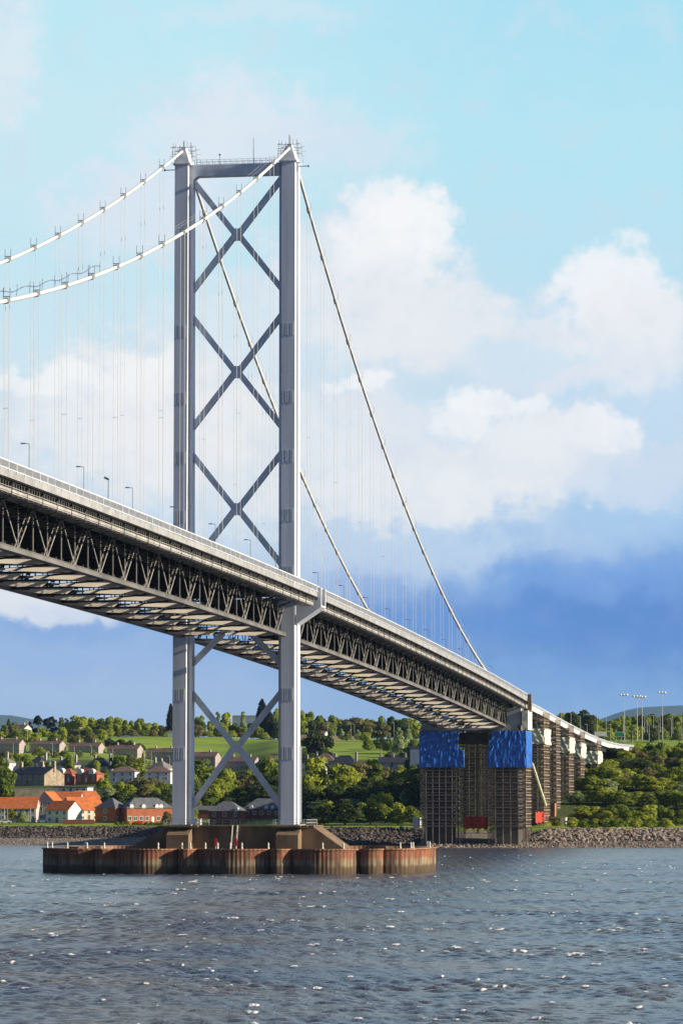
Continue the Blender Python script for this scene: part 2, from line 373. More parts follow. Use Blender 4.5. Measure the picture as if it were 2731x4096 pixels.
for zt, zcn, zb_ in [(150.6, 138.4, 126.2), (120.5, 108.2, 96.0), (90.4, 78.3, 66.1), (38.6, 26.9, 13.9)]:
    for s in (1, -1):
        brace((s*9.9, zt), (s*.75, zcn+.55)); brace((s*9.9, zb_), (s*.75, zcn-.55))
    g = MB(); pts = [(-1.15, -.65), (-.65, -1.25), (.65, -1.25), (1.15, -.65), (1.15, .65), (.65, 1.25), (-.65, 1.25), (-1.15, .65)]
    g.hexa([(x, .82, zcn+z) for x, z in pts][::-1], [(x, -.82, zcn+z) for x, z in pts][::-1]); obj('brace_joint', g, mBrace, bridge)
for s in (1, -1): brace((s*9.9, 44.6), (s*.7, 53.6))
for s in (1, -1):                          # side brackets that carry the footways round the legs
    g = MB(); o = lambda X: s*X
    prof = [(13.6, 53.0), (19.1, 56.75), (19.1, 58.2), (17.5, 58.2), (13.6, 58.2)]
    g.hexa([(o(x), -3.3, z) for x, z in prof][::s], [(o(x), -2.5, z) for x, z in prof][::s])
    g.hexa([(o(x), 1.9, z) for x, z in prof][::s], [(o(x), 2.7, z) for x, z in prof][::s])
    g.hexa([(o(13.6), -2.5, 53.0), (o(19.1), -2.5, 56.75), (o(19.1), -2.5, 57.1), (o(13.6), -2.5, 53.5)][::s], [(o(13.6), 1.9, 53.0), (o(19.1), 1.9, 56.75), (o(19.1), 1.9, 57.1), (o(13.6), 1.9, 53.5)][::s])
    for y0, y1 in ((-3.3, -2.5), (2.1, 2.7)): g.box(min(o(18.36), o(19.1)), max(o(18.36), o(19.1)), y0, y1, 58.2, 60.9)
    obj('footway_bracket', g, mTower, bridge)

# ---- cables, clamps, hangers
for s in (1, -1):
    X = s*11.9; mb = MB()
    ys = list(np.arange(-(4.48+S*NM), 0, S/2))+[-1.5, 0, 1.5]+list(np.arange(4.48+S/2, 402, S/2))+[402.]
    mb.tube([(X, y, cabz(y)) for y in ys], .34, 10)
    for off in (-.45, .45):                # thin hand strands above the cable
        mb.tube([(X+off, y, cabz(y)+1.75) for y in ys if abs(y) > 8], .022, 3, caps=False)
    cab = obj('main_cable', mb, mCable, bridge, smooth=True)
    for k in list(range(-NM+1, 0))+list(range(1, 19)):
        y = math.copysign(4.48+S*abs(k), k); z = cabz(y); dz = (cabz(y+.6)-cabz(y-.6))/1.2
        cl = MB().tube([(X, y-.65, z-.65*dz), (X, y+.65, z+.65*dz)], .47, 10)
        for q in (-.52, .52): cl.beam((X+q, y, z), (X+q, y, z+1.95), .075)
        cl.beam((X-.52, y, z+.62), (X+.52, y, z+.62), .12)
        obj('cable_clamp', cl, mClamp if k < 0 else mCable, cab)
        zb_ = zc(y)+8.6
        if z > zb_+1.5:
            h = MB()
            for q in (-.40, .40): h.tube([(X+q, y, zb_), (X+q, y, z)], .038, 4, caps=False)
            if k % 2: zz = zb_+(z-zb_)*.42; h.beam((X-.4, y, zz), (X+.4, y, zz), .06)
            obj('hanger', h, mRope, bridge)
    if s > 0:                              # maintenance line on the near cable
        w = MB(); yy = np.linspace(-(4.48+S*15.2), -(4.48+S*9.6), 40)
        w.tube([(X-.3, y, cabz(y)+1.1+.5*math.sin(i*.55)**2) for i, y in enumerate(yy)], .07, 4)
        for i in range(0, 40, 3): w.beam((X-.3, yy[i], cabz(yy[i])+.3), (X-.3, yy[i]+.4, cabz(yy[i])+2.2), .06)
        obj('safety_line', w, M('blue_rope', (.10, .16, .30), .6), cab)

# ---- deck
mBatten = M('batten_steel', (.13, .115, .10), .7, .2, .3)
deckm = MB(); roadm = MB(); chordn = MB(); chordf = MB(); farweb = MB()
nodes_m = [-(4.48+S*k) for k in range(NM+1)]; nodes_s = [4.48+S*k for k in range(NS+1)]
def strip(mb, x0, x1, dz0, dz1, ylist):
    for a, b in zip(ylist[:-1], ylist[1:]):
        a, b = min(a, b), max(a, b)
        mb.hexa([(x0, a, zc(a)+dz0), (x1, a, zc(a)+dz0), (x1, a, zc(a)+dz1), (x0, a, zc(a)+dz1)], [(x0, b, zc(b)+dz0), (x1, b, zc(b)+dz0), (x1, b, zc(b)+dz1), (x0, b, zc(b)+dz1)])
for yl in (nodes_m, nodes_s):
    for sx in (1, -1):
        x0, x1 = sorted((sx*1.6, sx*9.2)); strip(deckm, x0, x1, 7.75, 8.35, yl); strip(roadm, x0+.02, x1-.02, 8.354, 8.40, yl)
        x0, x1 = sorted((sx*9.25, sx*13.7)); strip(deckm, x0, x1, 7.85, 8.3, yl[1:])
    strip(deckm, -1.5, 1.5, 7.95, 8.2, yl)
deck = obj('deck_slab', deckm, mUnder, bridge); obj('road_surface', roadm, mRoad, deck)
for sx in (-1, 1):
    mFoot = MB()
    for yl in (nodes_m, [nodes_m[0], nodes_s[0]], nodes_s):
        x0, x1 = sorted((sx*13.75, sx*18.3)); strip(mFoot, x0, x1, 7.75, 8.8, yl)
    foot = obj('footway', mFoot, mFascia, bridge)
strip(foot_under := MB(), 14.0, 18.1, 7.6, 7.745, nodes_m); strip(foot_under, 14.0, 18.1, 7.6, 7.745, nodes_s); obj('footway_soffit', foot_under, mUnder, foot)
def rail_section(a, b, sx, off=0):
    X = sx*18.35; mb = MB(); n = max(2, int(abs(b-a)/4.57))
    P = lambda y, dz: (X, y, zc(y)+dz)
    mb.beam(P(a, 10.08), P(b, 10.08), .16); mb.beam(P(a, 8.95), P(b, 8.95), .12)
    for y in np.linspace(a, b, n, endpoint=False): mb.beam(P(y, 8.6), P(y, 10.12), .16)
    if sx > 0:
        for y in np.arange(min(a, b)+.12, max(a, b), .32): mb.beam(P(y, 8.95), P(y, 10.05), .19, .05)
    return mb
def diag(mb, X, ya, za, yb, zb_):          # laced pair rising away from the tower foot, single section rising the other way
    if yb < ya:
        mb.beam((X+.33, ya, za), (X+.33, yb, zb_), .14, .20); mb.nmain = len(mb.f); return mb
    for q in (-.33, .33): mb.beam((X+q, ya, za), (X+q, yb, zb_), .10, .20)
    n = 7
    mb.nmain = len(mb.f)
    for i in range(1, n):
        t = (i-.15)/n; t2 = (i+.25)/n
        a = np.array((X, ya+(yb-ya)*t, za+(zb_-za)*t)); b = np.array((X, ya+(yb-ya)*t2, za+(zb_-za)*t2))
        mb.beam(a, b, .55, .05, up=(0, (za-zb_), (yb-ya)))
    return mb
girders = []
for sgn, N, yl in ((-1, NM, nodes_m), (1, NS, nodes_s)):
    for s, mb in ((1, chordn), (-1, chordf)):
        x = s*TX; ends = [sgn*4.0]+yl[1:]
        strip(mb, x-.42, x+.42, -.66, -.02, ends); strip(mb, x-.5, x+.5, -.02, .10, ends); strip(mb, x-.62, x+.62, -.80, -.66, ends)
        strip(mb, x-.4, x+.4, 6.95, 7.7, ends)
        for y in np.arange(min(ends)+1, max(ends), S/4):
            mb.box(x+.3, x+.42, y, y+.12, zc(y)+.1, zc(y)+.5)
    for k in range(1, N+1):
        a, b = yl[k-1], yl[k]; ap = (a+b)/2
        z0 = zc(ap)-.1
        for yy in (a, b):
            dg = diag(MB(), TX, ap, z0, yy, zc(yy)+7.0); do = obj('truss_diagonal', dg, mSteel, bridge); do.data.materials.append(mBatten)
            for pf in do.data.polygons[dg.nmain:]: pf.material_index = 1
            diag(farweb, -TX, ap, z0, yy, zc(yy)+7.0)
        for yy, top in ((ap, 6.4), (b, 6.0)):
            v = MB(); v.beam((TX+.33, yy, zc(yy)-.1), (TX+.33, yy, zc(yy)+top-.6), .16);
            v.beam((TX+.33, yy, zc(yy)+top-.6), (TX+.1, yy+.5, zc(yy)+7.0), .14)
            obj('truss_vertical', v, mSteel, bridge); farweb.beam((-TX, yy, zc(yy)), (-TX, yy, zc(yy)+7), .22)
        # transverse floor trusses under the roadway
        for yy in (ap, b):
            ft = MB(); z = zc(yy)
            ft.box(-TX-6.6, TX+6.6, yy-.2, yy+.2, z+7.1, z+7.7)
            ft.box(-TX+.5, TX-.5, yy-.15, yy+.15, z+4.9, z+5.2)
            xs = np.linspace(-TX+.5, TX-.5, 9)
            for i in range(8):
                ft.beam((xs[i], yy, z+(5.05 if i % 2 else 7.2)), (xs[i+1], yy, z+(7.2 if i % 2 else 5.05)), .22)
            ft.beam((TX+.4, yy, z+5.0), (TX+6.2, yy, z+7.2), .25); ft.beam((-TX-.4, yy, z+5.0), (-TX-6.2, yy, z+7.2), .25)
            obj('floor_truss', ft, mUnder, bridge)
        # longitudinal stringers
        # cross girders at the bottom chord, one tapered plate per half
        z = zc(ap)
        for x in ((TX-.4, .9, 4.6, 0.55), (-.9, -TX+.4, 4.8, .55)):
            hi, lo = max(x[0], x[1]), min(x[0], x[1])
            h0, h1 = -1.18, -.12
            if hi > 1: prof = [(lo, h0+.22), (hi-2.2, h0), (hi-.9, h0+.12), (hi, h0+.72), (hi-.6, h1), (lo+5.0, h1), (lo+.1, h0+.55)]
            else: prof = [(lo, h0+.5), (lo+4.5, h0+.08), (hi-1.1, h0), (hi-.1, h1-.25), (hi, h1), (lo+3.0, h1)]
            g = MB(); sk = lambda X: ap+(X-TX)*.36  # plates skewed in plan so that their faces catch the sun
            g.hexa([(X, sk(X)-.16, z+h) for X, h in prof], [(X, sk(X)+.16, z+h) for X, h in prof])
            g.beam((lo+1, sk(lo+1), z+h1+.05), (hi-1, sk(hi-1), z+h1+.05), .9, .07)
            obj('cross_girder', g, mGirder, bridge)
        lb = MB(); zb2 = zc(b)
        lb.box(-TX+.5, TX-.5, b-.2, b+.2, zb2-.55, zb2-.2)
        for s in (1, -1):
            lb.beam((s*(TX-.5), a, zc(a)-.45), (0, ap, z-.45), .3, .3); lb.beam((s*(TX-.5), b, zc(b)-.45), (0, ap, z-.45), .3, .3)
        obj('lateral_brace', lb, mUnder, bridge)
        # inspection gangway slung under the footway edge
        gw = MB(); X0, X1 = 16.6, 17.55; P = lambda x, y, dz: (x, y, zc(y)+dz)
        ya, yb = (a, b) if sgn > 0 else (b, a)
        gw.hexa([P(X0, ya, 5.85), P(X1, ya, 5.85), P(X1, ya, 6.0), P(X0, ya, 6.0)], [P(X0, yb, 5.85), P(X1, yb, 5.85), P(X1, yb, 6.0), P(X0, yb, 6.0)])
        for x in (X0, X1):
            for dz in (6.75, 7.5): gw.beam(P(x, ya, dz), P(x, yb, dz), .08)
        gw.beam(P(X1+.02, ya, 6.28), P(X1+.02, yb, 6.28), .03, .40)
        for y in np.arange(ya, yb, 1.52):
            gw.beam(P(X1, y, 5.9), P(X1, y, 7.55), .085); gw.beam(P(X0, y, 5.9), P(X0, y, 7.55), .08)
        for y in np.arange(ya, yb, 9.14): gw.beam(P(X1+.1, y, 5.6), P(X1+.1, y, 7.9), .15)
        for y in np.arange(ya, yb, 3.05): gw.beam(P(X0-1.2, y, 5.6), P(X1+.3, y, 5.6), .12)
        obj('inspection_gangway', gw, mSteel if sgn < 0 else mSteel, bridge)
        obj('footway_railing', rail_section(a, b, 1), mRail, bridge)
strip(rs := MB(), -18.4, -18.3, 8.9, 10.1, nodes_m); strip(rs, -18.4, -18.3, 8.9, 10.1, nodes_s); obj('far_railing', rs, mRail, bridge)
obj('footway_railing', rail_section(-4.2, 4.48, 1), mRail, bridge)
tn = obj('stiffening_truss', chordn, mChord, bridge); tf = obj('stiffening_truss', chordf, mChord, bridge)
tag(obj('truss_web', farweb, mUnder, tf), kind='stuff')  # far web takes the near-black shade colour, near web the plain steel
# far footway slab keeps its own soffit; central services boxes
sv = MB(); strip(sv, 8.2, 9.6, 5.4, 6.4, nodes_m); strip(sv, 8.2, 9.6, 5.4, 6.4, [4.48, -4.48]); strip(sv, 8.2, 9.6, 5.4, 6.4, nodes_s)
obj('service_duct', sv, mUnder, bridge)

# ---- street lamps on the deck
def lamp_mesh(H, arm):
    p = MB(); p.lathe([(.11, 0), (.11, 1.2), (.065, 1.25), (.05, H)], 8)
    p.tube([(0, 0, H-.02), (-arm, 0, H+.05)], .06, 6)
    hd = MB().hexa([(-arm-.55, -.18, H-.02), (-arm+.25, -.18, H-.02), (-arm+.25, .18, H-.02), (-arm-.55, .18, H-.02)], [(-arm-.5, -.14, H+.16), (-arm+.2, -.14, H+.16), (-arm+.2, .14, H+.16), (-arm-.5, .14, H+.16)])
    return p.mesh('lamp_pole'), hd.mesh('lamp_head')
LP, LH = lamp_mesh(9.0, .8)
lampY = [-220.6, -184.0, -147.2, -109.6, -73.3, -36.5, 9.5, 46.3, 82.9, 119.6, 156.3, 192.3, 228.2, 265.4, 302, 338.6, 375]
words = ['first', 'second', 'third', 'fourth', 'fifth', 'sixth', 'seventh', 'eighth', 'ninth', 'tenth', 'eleventh', 'twelfth', 'thirteenth', 'fourteenth', 'fifteenth', 'sixteenth', 'seventeenth', 'eighteenth', 'nineteenth', 'twentieth', 'twenty-first', 'twenty-second', 'twenty-third', 'twenty-fourth', 'twenty-fifth', 'twenty-sixth', 'twenty-seventh', 'twenty-eighth', 'twenty-ninth', 'thirtieth', 'thirty-first', 'thirty-second', 'thirty-third', 'thirty-fourth', 'thirty-fifth', 'thirty-sixth', 'thirty-seventh', 'thirty-eighth', 'thirty-ninth', 'fortieth']
for i, y in enumerate(lampY):
    rel = f'{words[i]} from the left along the bridge deck'
    t = thing('street_lamp', f'slim dark street lamp, {rel}', 'street lamp', (10, y, zc(y)+8.3), 0, 'street lamps along the bridge deck')
    obj('lamp_pole', LP, mPole, t); obj('lamp_head', LH, mPole, t)
for y, lb in ((-166.1, 'camera post on the bridge deck between the second and third street lamps'), (-7.8, 'camera post on the bridge deck just before the near tower leg')):
    t = thing('camera_post', 'dark '+lb, 'camera post', (10, y, zc(y)+8.3))
    obj('post', MB().lathe([(.11, 0), (.07, 8.6)], 8), mPole, t); obj('camera_head', MB().beam((.1, 0, 8.6), (-.7, 0, 9.0), .35), mPole, t)

# ================================================================== TOWER PIER (caisson and plinth)
pier = thing('tower_pier', 'rusty sheet piled caisson with brown concrete plinth carrying the bridge tower', 'bridge pier', (0, 0, 0))
EA, EB, EC, EN = 39.8, 26.5, .9, 3.2
th = np.linspace(0, 2*PI, 2400, endpoint=False)
ex = EC+EA*np.sign(np.cos(th))*np.abs(np.cos(th))**(2/EN); ey = -EB*np.sign(np.sin(th))*np.abs(np.sin(th))**(2/EN)
seg = np.hypot(np.diff(ex, append=ex[0]), np.diff(ey, append=ey[0])); arc = np.concatenate([[0], np.cumsum(seg)])[:-1]; TOT = seg.sum()
def arc_at(X):                            # front side
    m = ey < -8; i = np.argmin(np.where(m, np.abs(ex-X), 1e9)); return arc[i]
joints = [arc_at(x) for x in (35.3, 30.9, 16.0, 12.0, -3.6, -7.6, -22, -26)]
jl = sorted(joints); gap = TOT-(jl[-1]-jl[0]); nb = 14
back = [jl[-1]+gap*(i/nb) for i in range(1, nb)]
J = jl+back; J = J+[J[0]+TOT]
pts = []
for a, b in zip(J[:-1], J[1:]):
    L = b-a; bulge = 3.4 if L > 8 else 1.4; n = max(4, int(L/.42))
    for i in range(n):
        t = i/n; s_ = (a+L*t) % TOT
        x = np.interp(s_, arc, ex, period=TOT); y = np.interp(s_, arc, ey, period=TOT)
        x2 = np.interp((s_+.2) % TOT, arc, ex, period=TOT); y2 = np.interp((s_+.2) % TOT, arc, ey, period=TOT)
        tx, ty = x2-x, y2-y; q = math.hypot(tx, ty) or 1; nx, ny = ty/q, -tx/q
        if nx*(x-EC)+ny*y < 0: nx, ny = -nx, -ny
        o = bulge*(1-(2*t-1)**2)-bulge*.5+(.04 if i % 2 else -.04)
        pts.append((x+nx*o, y+ny*o))
mb = MB(); n = len(pts); ctr = np.array([EC, 0])
for z, sc in ((-2.0, 0), (5.0, 0)): mb.v += [(x, y, z) for x, y in pts]
inn = [tuple(ctr+(np.array(p)-ctr)*.982) for p in pts]
mb.v += [(x, y, 5.0) for x, y in inn]+[(x, y, 4.55) for x, y in inn]
for k in range(3):
    for i in range(n):
        j = (i+1) % n; mb.f.append((k*n+i, k*n+j, (k+1)*n+j, (k+1)*n+i))
cais = obj('caisson_wall', mb, mCais, pier)
fl = MB(); fl.v += [(x, y, 4.6) for x, y in inn]; fl.f.append(tuple(range(n)))
obj('caisson_top', fl, mCaisFill, pier)
rim = MB()
o1 = [tuple(ctr+(np.array(p)-ctr)*1.006) for p in pts]; i1 = [tuple(ctr+(np.array(p)-ctr)*.972) for p in pts]
rim.v += [(x, y, 5.0+.003) for x, y in o1]+[(x, y, 5.3) for x, y in o1]+[(x, y, 5.3) for x, y in i1]+[(x, y, 4.6) for x, y in i1]
for k in range(3):
    for i in range(n):
        j = (i+1) % n; rim.f.append((k*n+i, k*n+j, (k+1)*n+j, (k+1)*n+i))
obj('capping_beam', rim, mRust, pier)
pl = MB()
pl.hexa([(-23.5, -5.2, 4.6), (25.0, -5.2, 4.6), (25.0, 6.5, 4.6), (-23.5, 6.5, 4.6)], [(-14.2, -5.0, 9.75), (17.6, -5.0, 9.75), (17.6, 6.0, 9.75), (-14.2, 6.0, 9.75)])
pl.box(-14.9, 17.9, -5.9, 6.3, 9.75, 10.0)
plinth = obj('plinth', pl, mConc, pier)
for s in (1, -1):
    c = 11.8*s+(1.0 if s > 0 else .9)
    b = MB(); y0, y1 = -9.6, -5.0
    b.hexa([(c-2.4, y1, 4.6), (c+2.4, y1, 4.6), (c+2.4, y1, 9.72), (c-2.4, y1, 9.72)][::-1], [(c-2.4, y0, 4.6), (c+2.4, y0, 4.6), (c+2.4, y0, 8.0), (c-2.4, y0, 8.0)][::-1])
    b.box(c-2.5, c+2.7, -8.0, -5.92, 9.722, 10.0)
    obj('buttress', b, mConc, pier)
    rl = MB()
    for z in (10.6, 11.2):
        for p, q in (((c-3.3, -7.6), (c+3.9, -7.6)), ((c-3.3, 5.5), (c+3.9, 5.5)), ((c-3.3, -7.6), (c-3.3, 5.5)), ((c+3.9, -7.6), (c+3.9, 5.5))): rl.beam((*p, z), (*q, z), .07)
    for x in np.linspace(c-3.3, c+3.9, 6):
        for y in (-7.6, 5.5): rl.beam((x, y, 10), (x, y, 11.25), .09)
    for y in np.linspace(-5, 5, 5):
        for x in (c-3.3, c+3.9): rl.beam((x, y, 10), (x, y, 11.25), .09)
    obj('guard_rail', rl, mPoleLight, pier)
    b = MB().box(c-3.4, c+4.0, -7.75, -7.5, 9.5, 9.72); b.box(c+2.75, c+4.0, -7.5, 6.0, 9.78, 9.99); obj('walkway_edge', b, mConc, pier)
rl = MB()
for z in (10.6, 11.2): rl.beam((-7.5, -5.7, z), (9.4, -5.7, z), .06)
for x in np.linspace(-7.5, 9.4, 10): rl.beam((x, -5.7, 10), (x, -5.7, 11.25), .07)
obj('guard_rail', rl, mPole, pier)
def capt(px, py, Y): return un(px, py, 1, Y)
st = MB()
for x in (924, 944):
    a = capt(x, 3395, -9.5); b = capt(x+7, 3300, -6.0); st.beam((a[0], -9.5, 4.6), (b[0], -6.0, 10.0), .22)
a = capt(924, 3395, -9.5)[0]; b = capt(944, 3395, -9.5)[0]
for i in range(16):
    t = i/16; st.box(a+.15+.35*t, b-.1+.35*t, -9.5+3.5*t-.1, -9.5+3.5*t+.1, 4.7+5.2*t, 4.74+5.2*t)
obj('access_stair', st, mGirder, pier)
c = capt(792, 3283, -4.5); cabt = thing('equipment_cabinet', 'pale grey equipment cabinet beside the left tower leg on the plinth', 'cabinet', (c[0], -4.5, 10.0))
obj('cabinet_body', MB().box(-.7, .7, -.4, .4, .1, 1.35), mWhite, cabt); obj('cabinet_roof', MB().box(-.8, .8, -.5, .5, 1.352, 1.45), mPoleLight, cabt)
for px, w in ((863, 'left'), (944, 'right')):
    c = capt(px, 3385, -13); t = thing('lifebuoy_post', f'red lifebuoy board on white post, {w} one of two before the plinth', 'lifebuoy', (c[0], -13, 4.6), 0, 'red lifebuoy boards on the caisson')
    obj('post', MB().beam((0, 0, 0), (0, 0, 1.3), .14), mWhite, t); obj('board', MB().hexa([(-.28, -.08, 1.1), (.28, -.08, 1.1), (.28, .08, 1.1), (-.28, .08, 1.1)], [(-.22, -.08, 2.75), (.22, -.08, 2.75), (.22, .08, 2.75), (-.22, .08, 2.75)]), mRed, t)
BP = MB().lathe([(.24, 0), (.22, .25), (.15, .35), (.15, .75), (.22, .8), (.22, .95), (.14, 1.0), (.12, 1.25), (.02, 1.3)], 10).mesh('bollard_body')
bx = sorted([100+x*.5102 for x in (177, 215, 335, 476, 488, 623, 1045, 1232, 1297, 1415, 1512)]+[900+x*.574 for x in (38, 118, 302, 680, 825, 1220, 1295, 1310, 1410, 1425)])
mBoll = M('bollard_paint', (.74, .70, .55), .5, .15, 2)
rim_y = lambda X: -EB*(max(0, 1-abs((X-EC)/EA)**EN))**(1/EN)
for i, px in enumerate(bx):
    X = un(px, 3400, 1, -20)[0]; Y = rim_y(X*.97)+1.8
    X = un(px, 3400, 1, Y)[0]
    obj('bollard', BP, mBoll, None, f'cream mooring bollard, {words[i]} from the left along the caisson rim', 'bollard', 'mooring bollards along the caisson rim').location = (X, Y, 5.3)
rk = MB(); rr = random.Random(5)
def rock(mb, c, r, rr):
    b0 = len(mb.v); ph = (1+5**.5)/2
    V = [(-1, ph, 0), (1, ph, 0), (-1, -ph, 0), (1, -ph, 0), (0, -1, ph), (0, 1, ph), (0, -1, -ph), (0, 1, -ph), (ph, 0, -1), (ph, 0, 1), (-ph, 0, -1), (-ph, 0, 1)]
    F = [(0, 11, 5), (0, 5, 1), (0, 1, 7), (0, 7, 10), (0, 10, 11), (1, 5, 9), (5, 11, 4), (11, 10, 2), (10, 7, 6), (7, 1, 8), (3, 9, 4), (3, 4, 2), (3, 2, 6), (3, 6, 8), (3, 8, 9), (4, 9, 5), (2, 4, 11), (6, 2, 10), (8, 6, 7), (9, 8, 1)]
    ax = [r*(.6+.7*rr.random()) for _ in range(3)]; a = rr.random()*PI; ca, sa = math.cos(a), math.sin(a)
    for v in V:
        q = [v[i]/1.9*ax[i]*(.75+.5*rr.random()) for i in range(3)]
        mb.v.append((c[0]+q[0]*ca-q[1]*sa, c[1]+q[0]*sa+q[1]*ca, c[2]+q[2]*.8))
    mb.f += [tuple(b0+i for i in f) for f in F]
mRock = M('rip_rap_rock', (.27, .21, .165), .95, .55, .35, bump=.05)
mRockD = M('dark_rip_rap_rock', (.10, .08, .07), .95, .6, .3, bump=.05)
mPeb = M('beach_pebbles', (.27, .225, .19), .95, .5, 1.3, bump=.12)
for i in range(60): rock(rk, (rr.uniform(-9, 14), rr.uniform(-17, -11), 4.7), rr.uniform(.2, .55), rr)
obj('caisson_rubble', rk, mRock, None, 'loose brown rubble lying on the caisson before the plinth', 'rubble', kind='stuff')
#PART3
# ================================================================== TERRAIN
PROF = [(-2500, [(1150, -4), (1225, 0), (1290, 1.8), (1301, 5.6), (1345, 6.7), (1400, 8.5), (1500, 13), (1640, 20), (1700, 21.5), (1800, 24), (1900, 31), (2100, 42.5), (2160, 46.2), (2500, 59), (2650, 60), (3400, 30)]),
        (380, None),
        (900, [(1150, -4), (1215, 0), (1285, 3), (1301, 5.4), (1345, 6), (1400, 8), (1500, 12.5), (1640, 18.5), (1700, 20), (1800, 22), (1900, 25), (2000, 28.5), (2100, 32), (2160, 37), (2500, 58.5), (2650, 60), (3400, 30)]),
        (1150, [(1150, -4), (1187, 0), (1205, 5.8), (1260, 6.8), (1345, 8.5), (1400, 13), (1600, 21), (1800, 26), (1860, 28.5), (1950, 32), (2100, 41), (2300, 53), (2450, 56), (2650, 58), (3400, 30)]),
        (1640, None),
        (1720, [(1120, -4), (1158, -.3), (1172, 1.2), (1200, 4.8), (1240, 6.5), (1350, 15), (1500, 26), (1650, 34), (2000, 46), (2300, 54), (2650, 54), (3400, 30)]),
        (2080, None),
        (2200, [(1120, -4), (1163, 0), (1172, 1.6), (1176, 3.2), (1185, 5.2), (1230, 6.3), (1350, 19), (1500, 31.5), (1650, 35), (2000, 46), (2300, 54), (2650, 54), (3400, 30)]),
        (5200, None)]
def _prof():
    out = []; last = None
    for px, p in PROF:
        p = p or last; last = p; out.append((px, np.array([q[0] for q in p], float), np.array([q[1] for q in p], float)))
    return out
PR = _prof()
def hz(x, y):                              # gentle lumps in the ground
    return .5*math.sin(x*.043+1.3)*math.sin(y*.037)+.35*math.sin(x*.11+y*.09)
def tz(px, d):
    px = min(max(px, -2499), 5199)
    for (a, da, za), (b, db, zb_) in zip(PR[:-1], PR[1:]):
        if a <= px <= b:
            t = (px-a)/(b-a); t = t*t*(3-2*t)
            z = np.interp(d, da, za)*(1-t)+np.interp(d, db, zb_)*t; break
    x, y = ground_xy(px, d)
    return float(z+(hz(x, y)*min(1, max(0, (d-1310)/200))))
def gp(px, d):
    x, y = ground_xy(px, d); return np.array([x, y, tz(px, d)])
pxs = np.concatenate([np.linspace(-2500, -100, 10), np.linspace(-60, 2800, 150), np.linspace(2900, 5200, 10)])
ds = np.concatenate([np.linspace(1120, 1310, 60), np.linspace(1318, 1700, 50), np.linspace(1715, 2700, 60), [3000, 3400]])
mb = MB()
for d in ds:
    for px in pxs: mb.v.append(tuple(gp(px, d)))
nx = len(pxs)
for i in range(len(ds)-1):
    for j in range(nx-1): mb.f.append((i*nx+j, i*nx+j+1, (i+1)*nx+j+1, (i+1)*nx+j))
def mat_ground():
    m, t, b = newmat('hillside_ground')
    ge = t.n('ShaderNodeNewGeometry'); sx = t.n('ShaderNodeSeparateXYZ'); t.l(ge.outputs['Position'], sx.inputs[0])
    nz = t.noise(ge.outputs['Position'], .05, 5); nf = t.noise(ge.outputs['Position'], .8, 3)
    grass = t.mix(t.mapr(nz.outputs[0], .35, .65), (.29, .385, .045), (.21, .31, .038))
    grass = t.mix(t.mapr(nf.outputs[0], .4, .8, 0, .45), grass, (.24, .25, .07))
    scrub = t.mix(t.mapr(nf.outputs[0], .35, .65), (.06, .085, .025), (.11, .125, .04))
    peb = t.mix(t.mapr(nf.outputs[0], .35, .65), (.28, .23, .19), (.16, .13, .11))
    z = t.math('ADD', sx.outputs[2], t.math('MULTIPLY', t.math('SUBTRACT', nf.outputs[0], .5), 1.0))
    c = t.mix(t.mapr(z, 37, 39), scrub, grass)             # field above the houses
    c = t.mix(t.mapr(z, 8.0, 7.2), c, grass)               # mown strip behind the sea wall
    c = t.mix(t.mapr(z, 5.3, 4.9), c, peb)
    t.l(c, b.inputs['Base Color']); b.inputs['Roughness'].default_value = .95; b.inputs['Specular IOR Level'].default_value = .1
    bp = t.n('ShaderNodeBump'); bp.inputs['Distance'].default_value = .35; t.l(nf.outputs[0], bp.inputs['Height']); t.l(bp.outputs[0], b.inputs['Normal'])
    return m
obj('hillside', mb, mat_ground(), None, kind='structure', smooth=True)
# distant hills
def hills(name, pxa, pxb, d, prof, depth):
    mb = MB(); xs = np.linspace(pxa, pxb, 60)
    rows = [(d-depth*.5, 0.), (d-depth*.25, .55), (d, 1.), (d+depth*.4, .6), (d+depth, 0.)]
    for dd, k in rows:
        for x in xs:
            x0, y0 = ground_xy(x, dd); top = 15.5+(3198-np.interp(x, [q[0] for q in prof], [q[1] for q in prof]))*d/FPX
            mb.v.append((x0, y0, -20+(top+20)*k+(8*math.sin(x*.02+dd)*k if 0 < k < 1 else 0)))
    n = len(xs)
    for i in range(len(rows)-1):
        for j in range(n-1): mb.f.append((i*n+j, i*n+j+1, (i+1)*n+j+1, (i+1)*n+j))
    return obj(name, mb, mHill, None, kind='structure', smooth=True)
mHill = M('moorland', (.045, .075, .05), 1, .3, .004)
hills('hills', -1500, 900, 25000, [(-1500, 2830), (-300, 2850), (0, 2861), (50, 2863), (130, 2878), (230, 2888), (330, 2893), (500, 2915), (900, 2960)], 2500)
hills('hills', 2200, 4800, 25500, [(2200, 2960), (2400, 2880), (2480, 2850), (2560, 2832), (2731, 2824), (2900, 2822), (3400, 2835), (4800, 2900)], 2500)

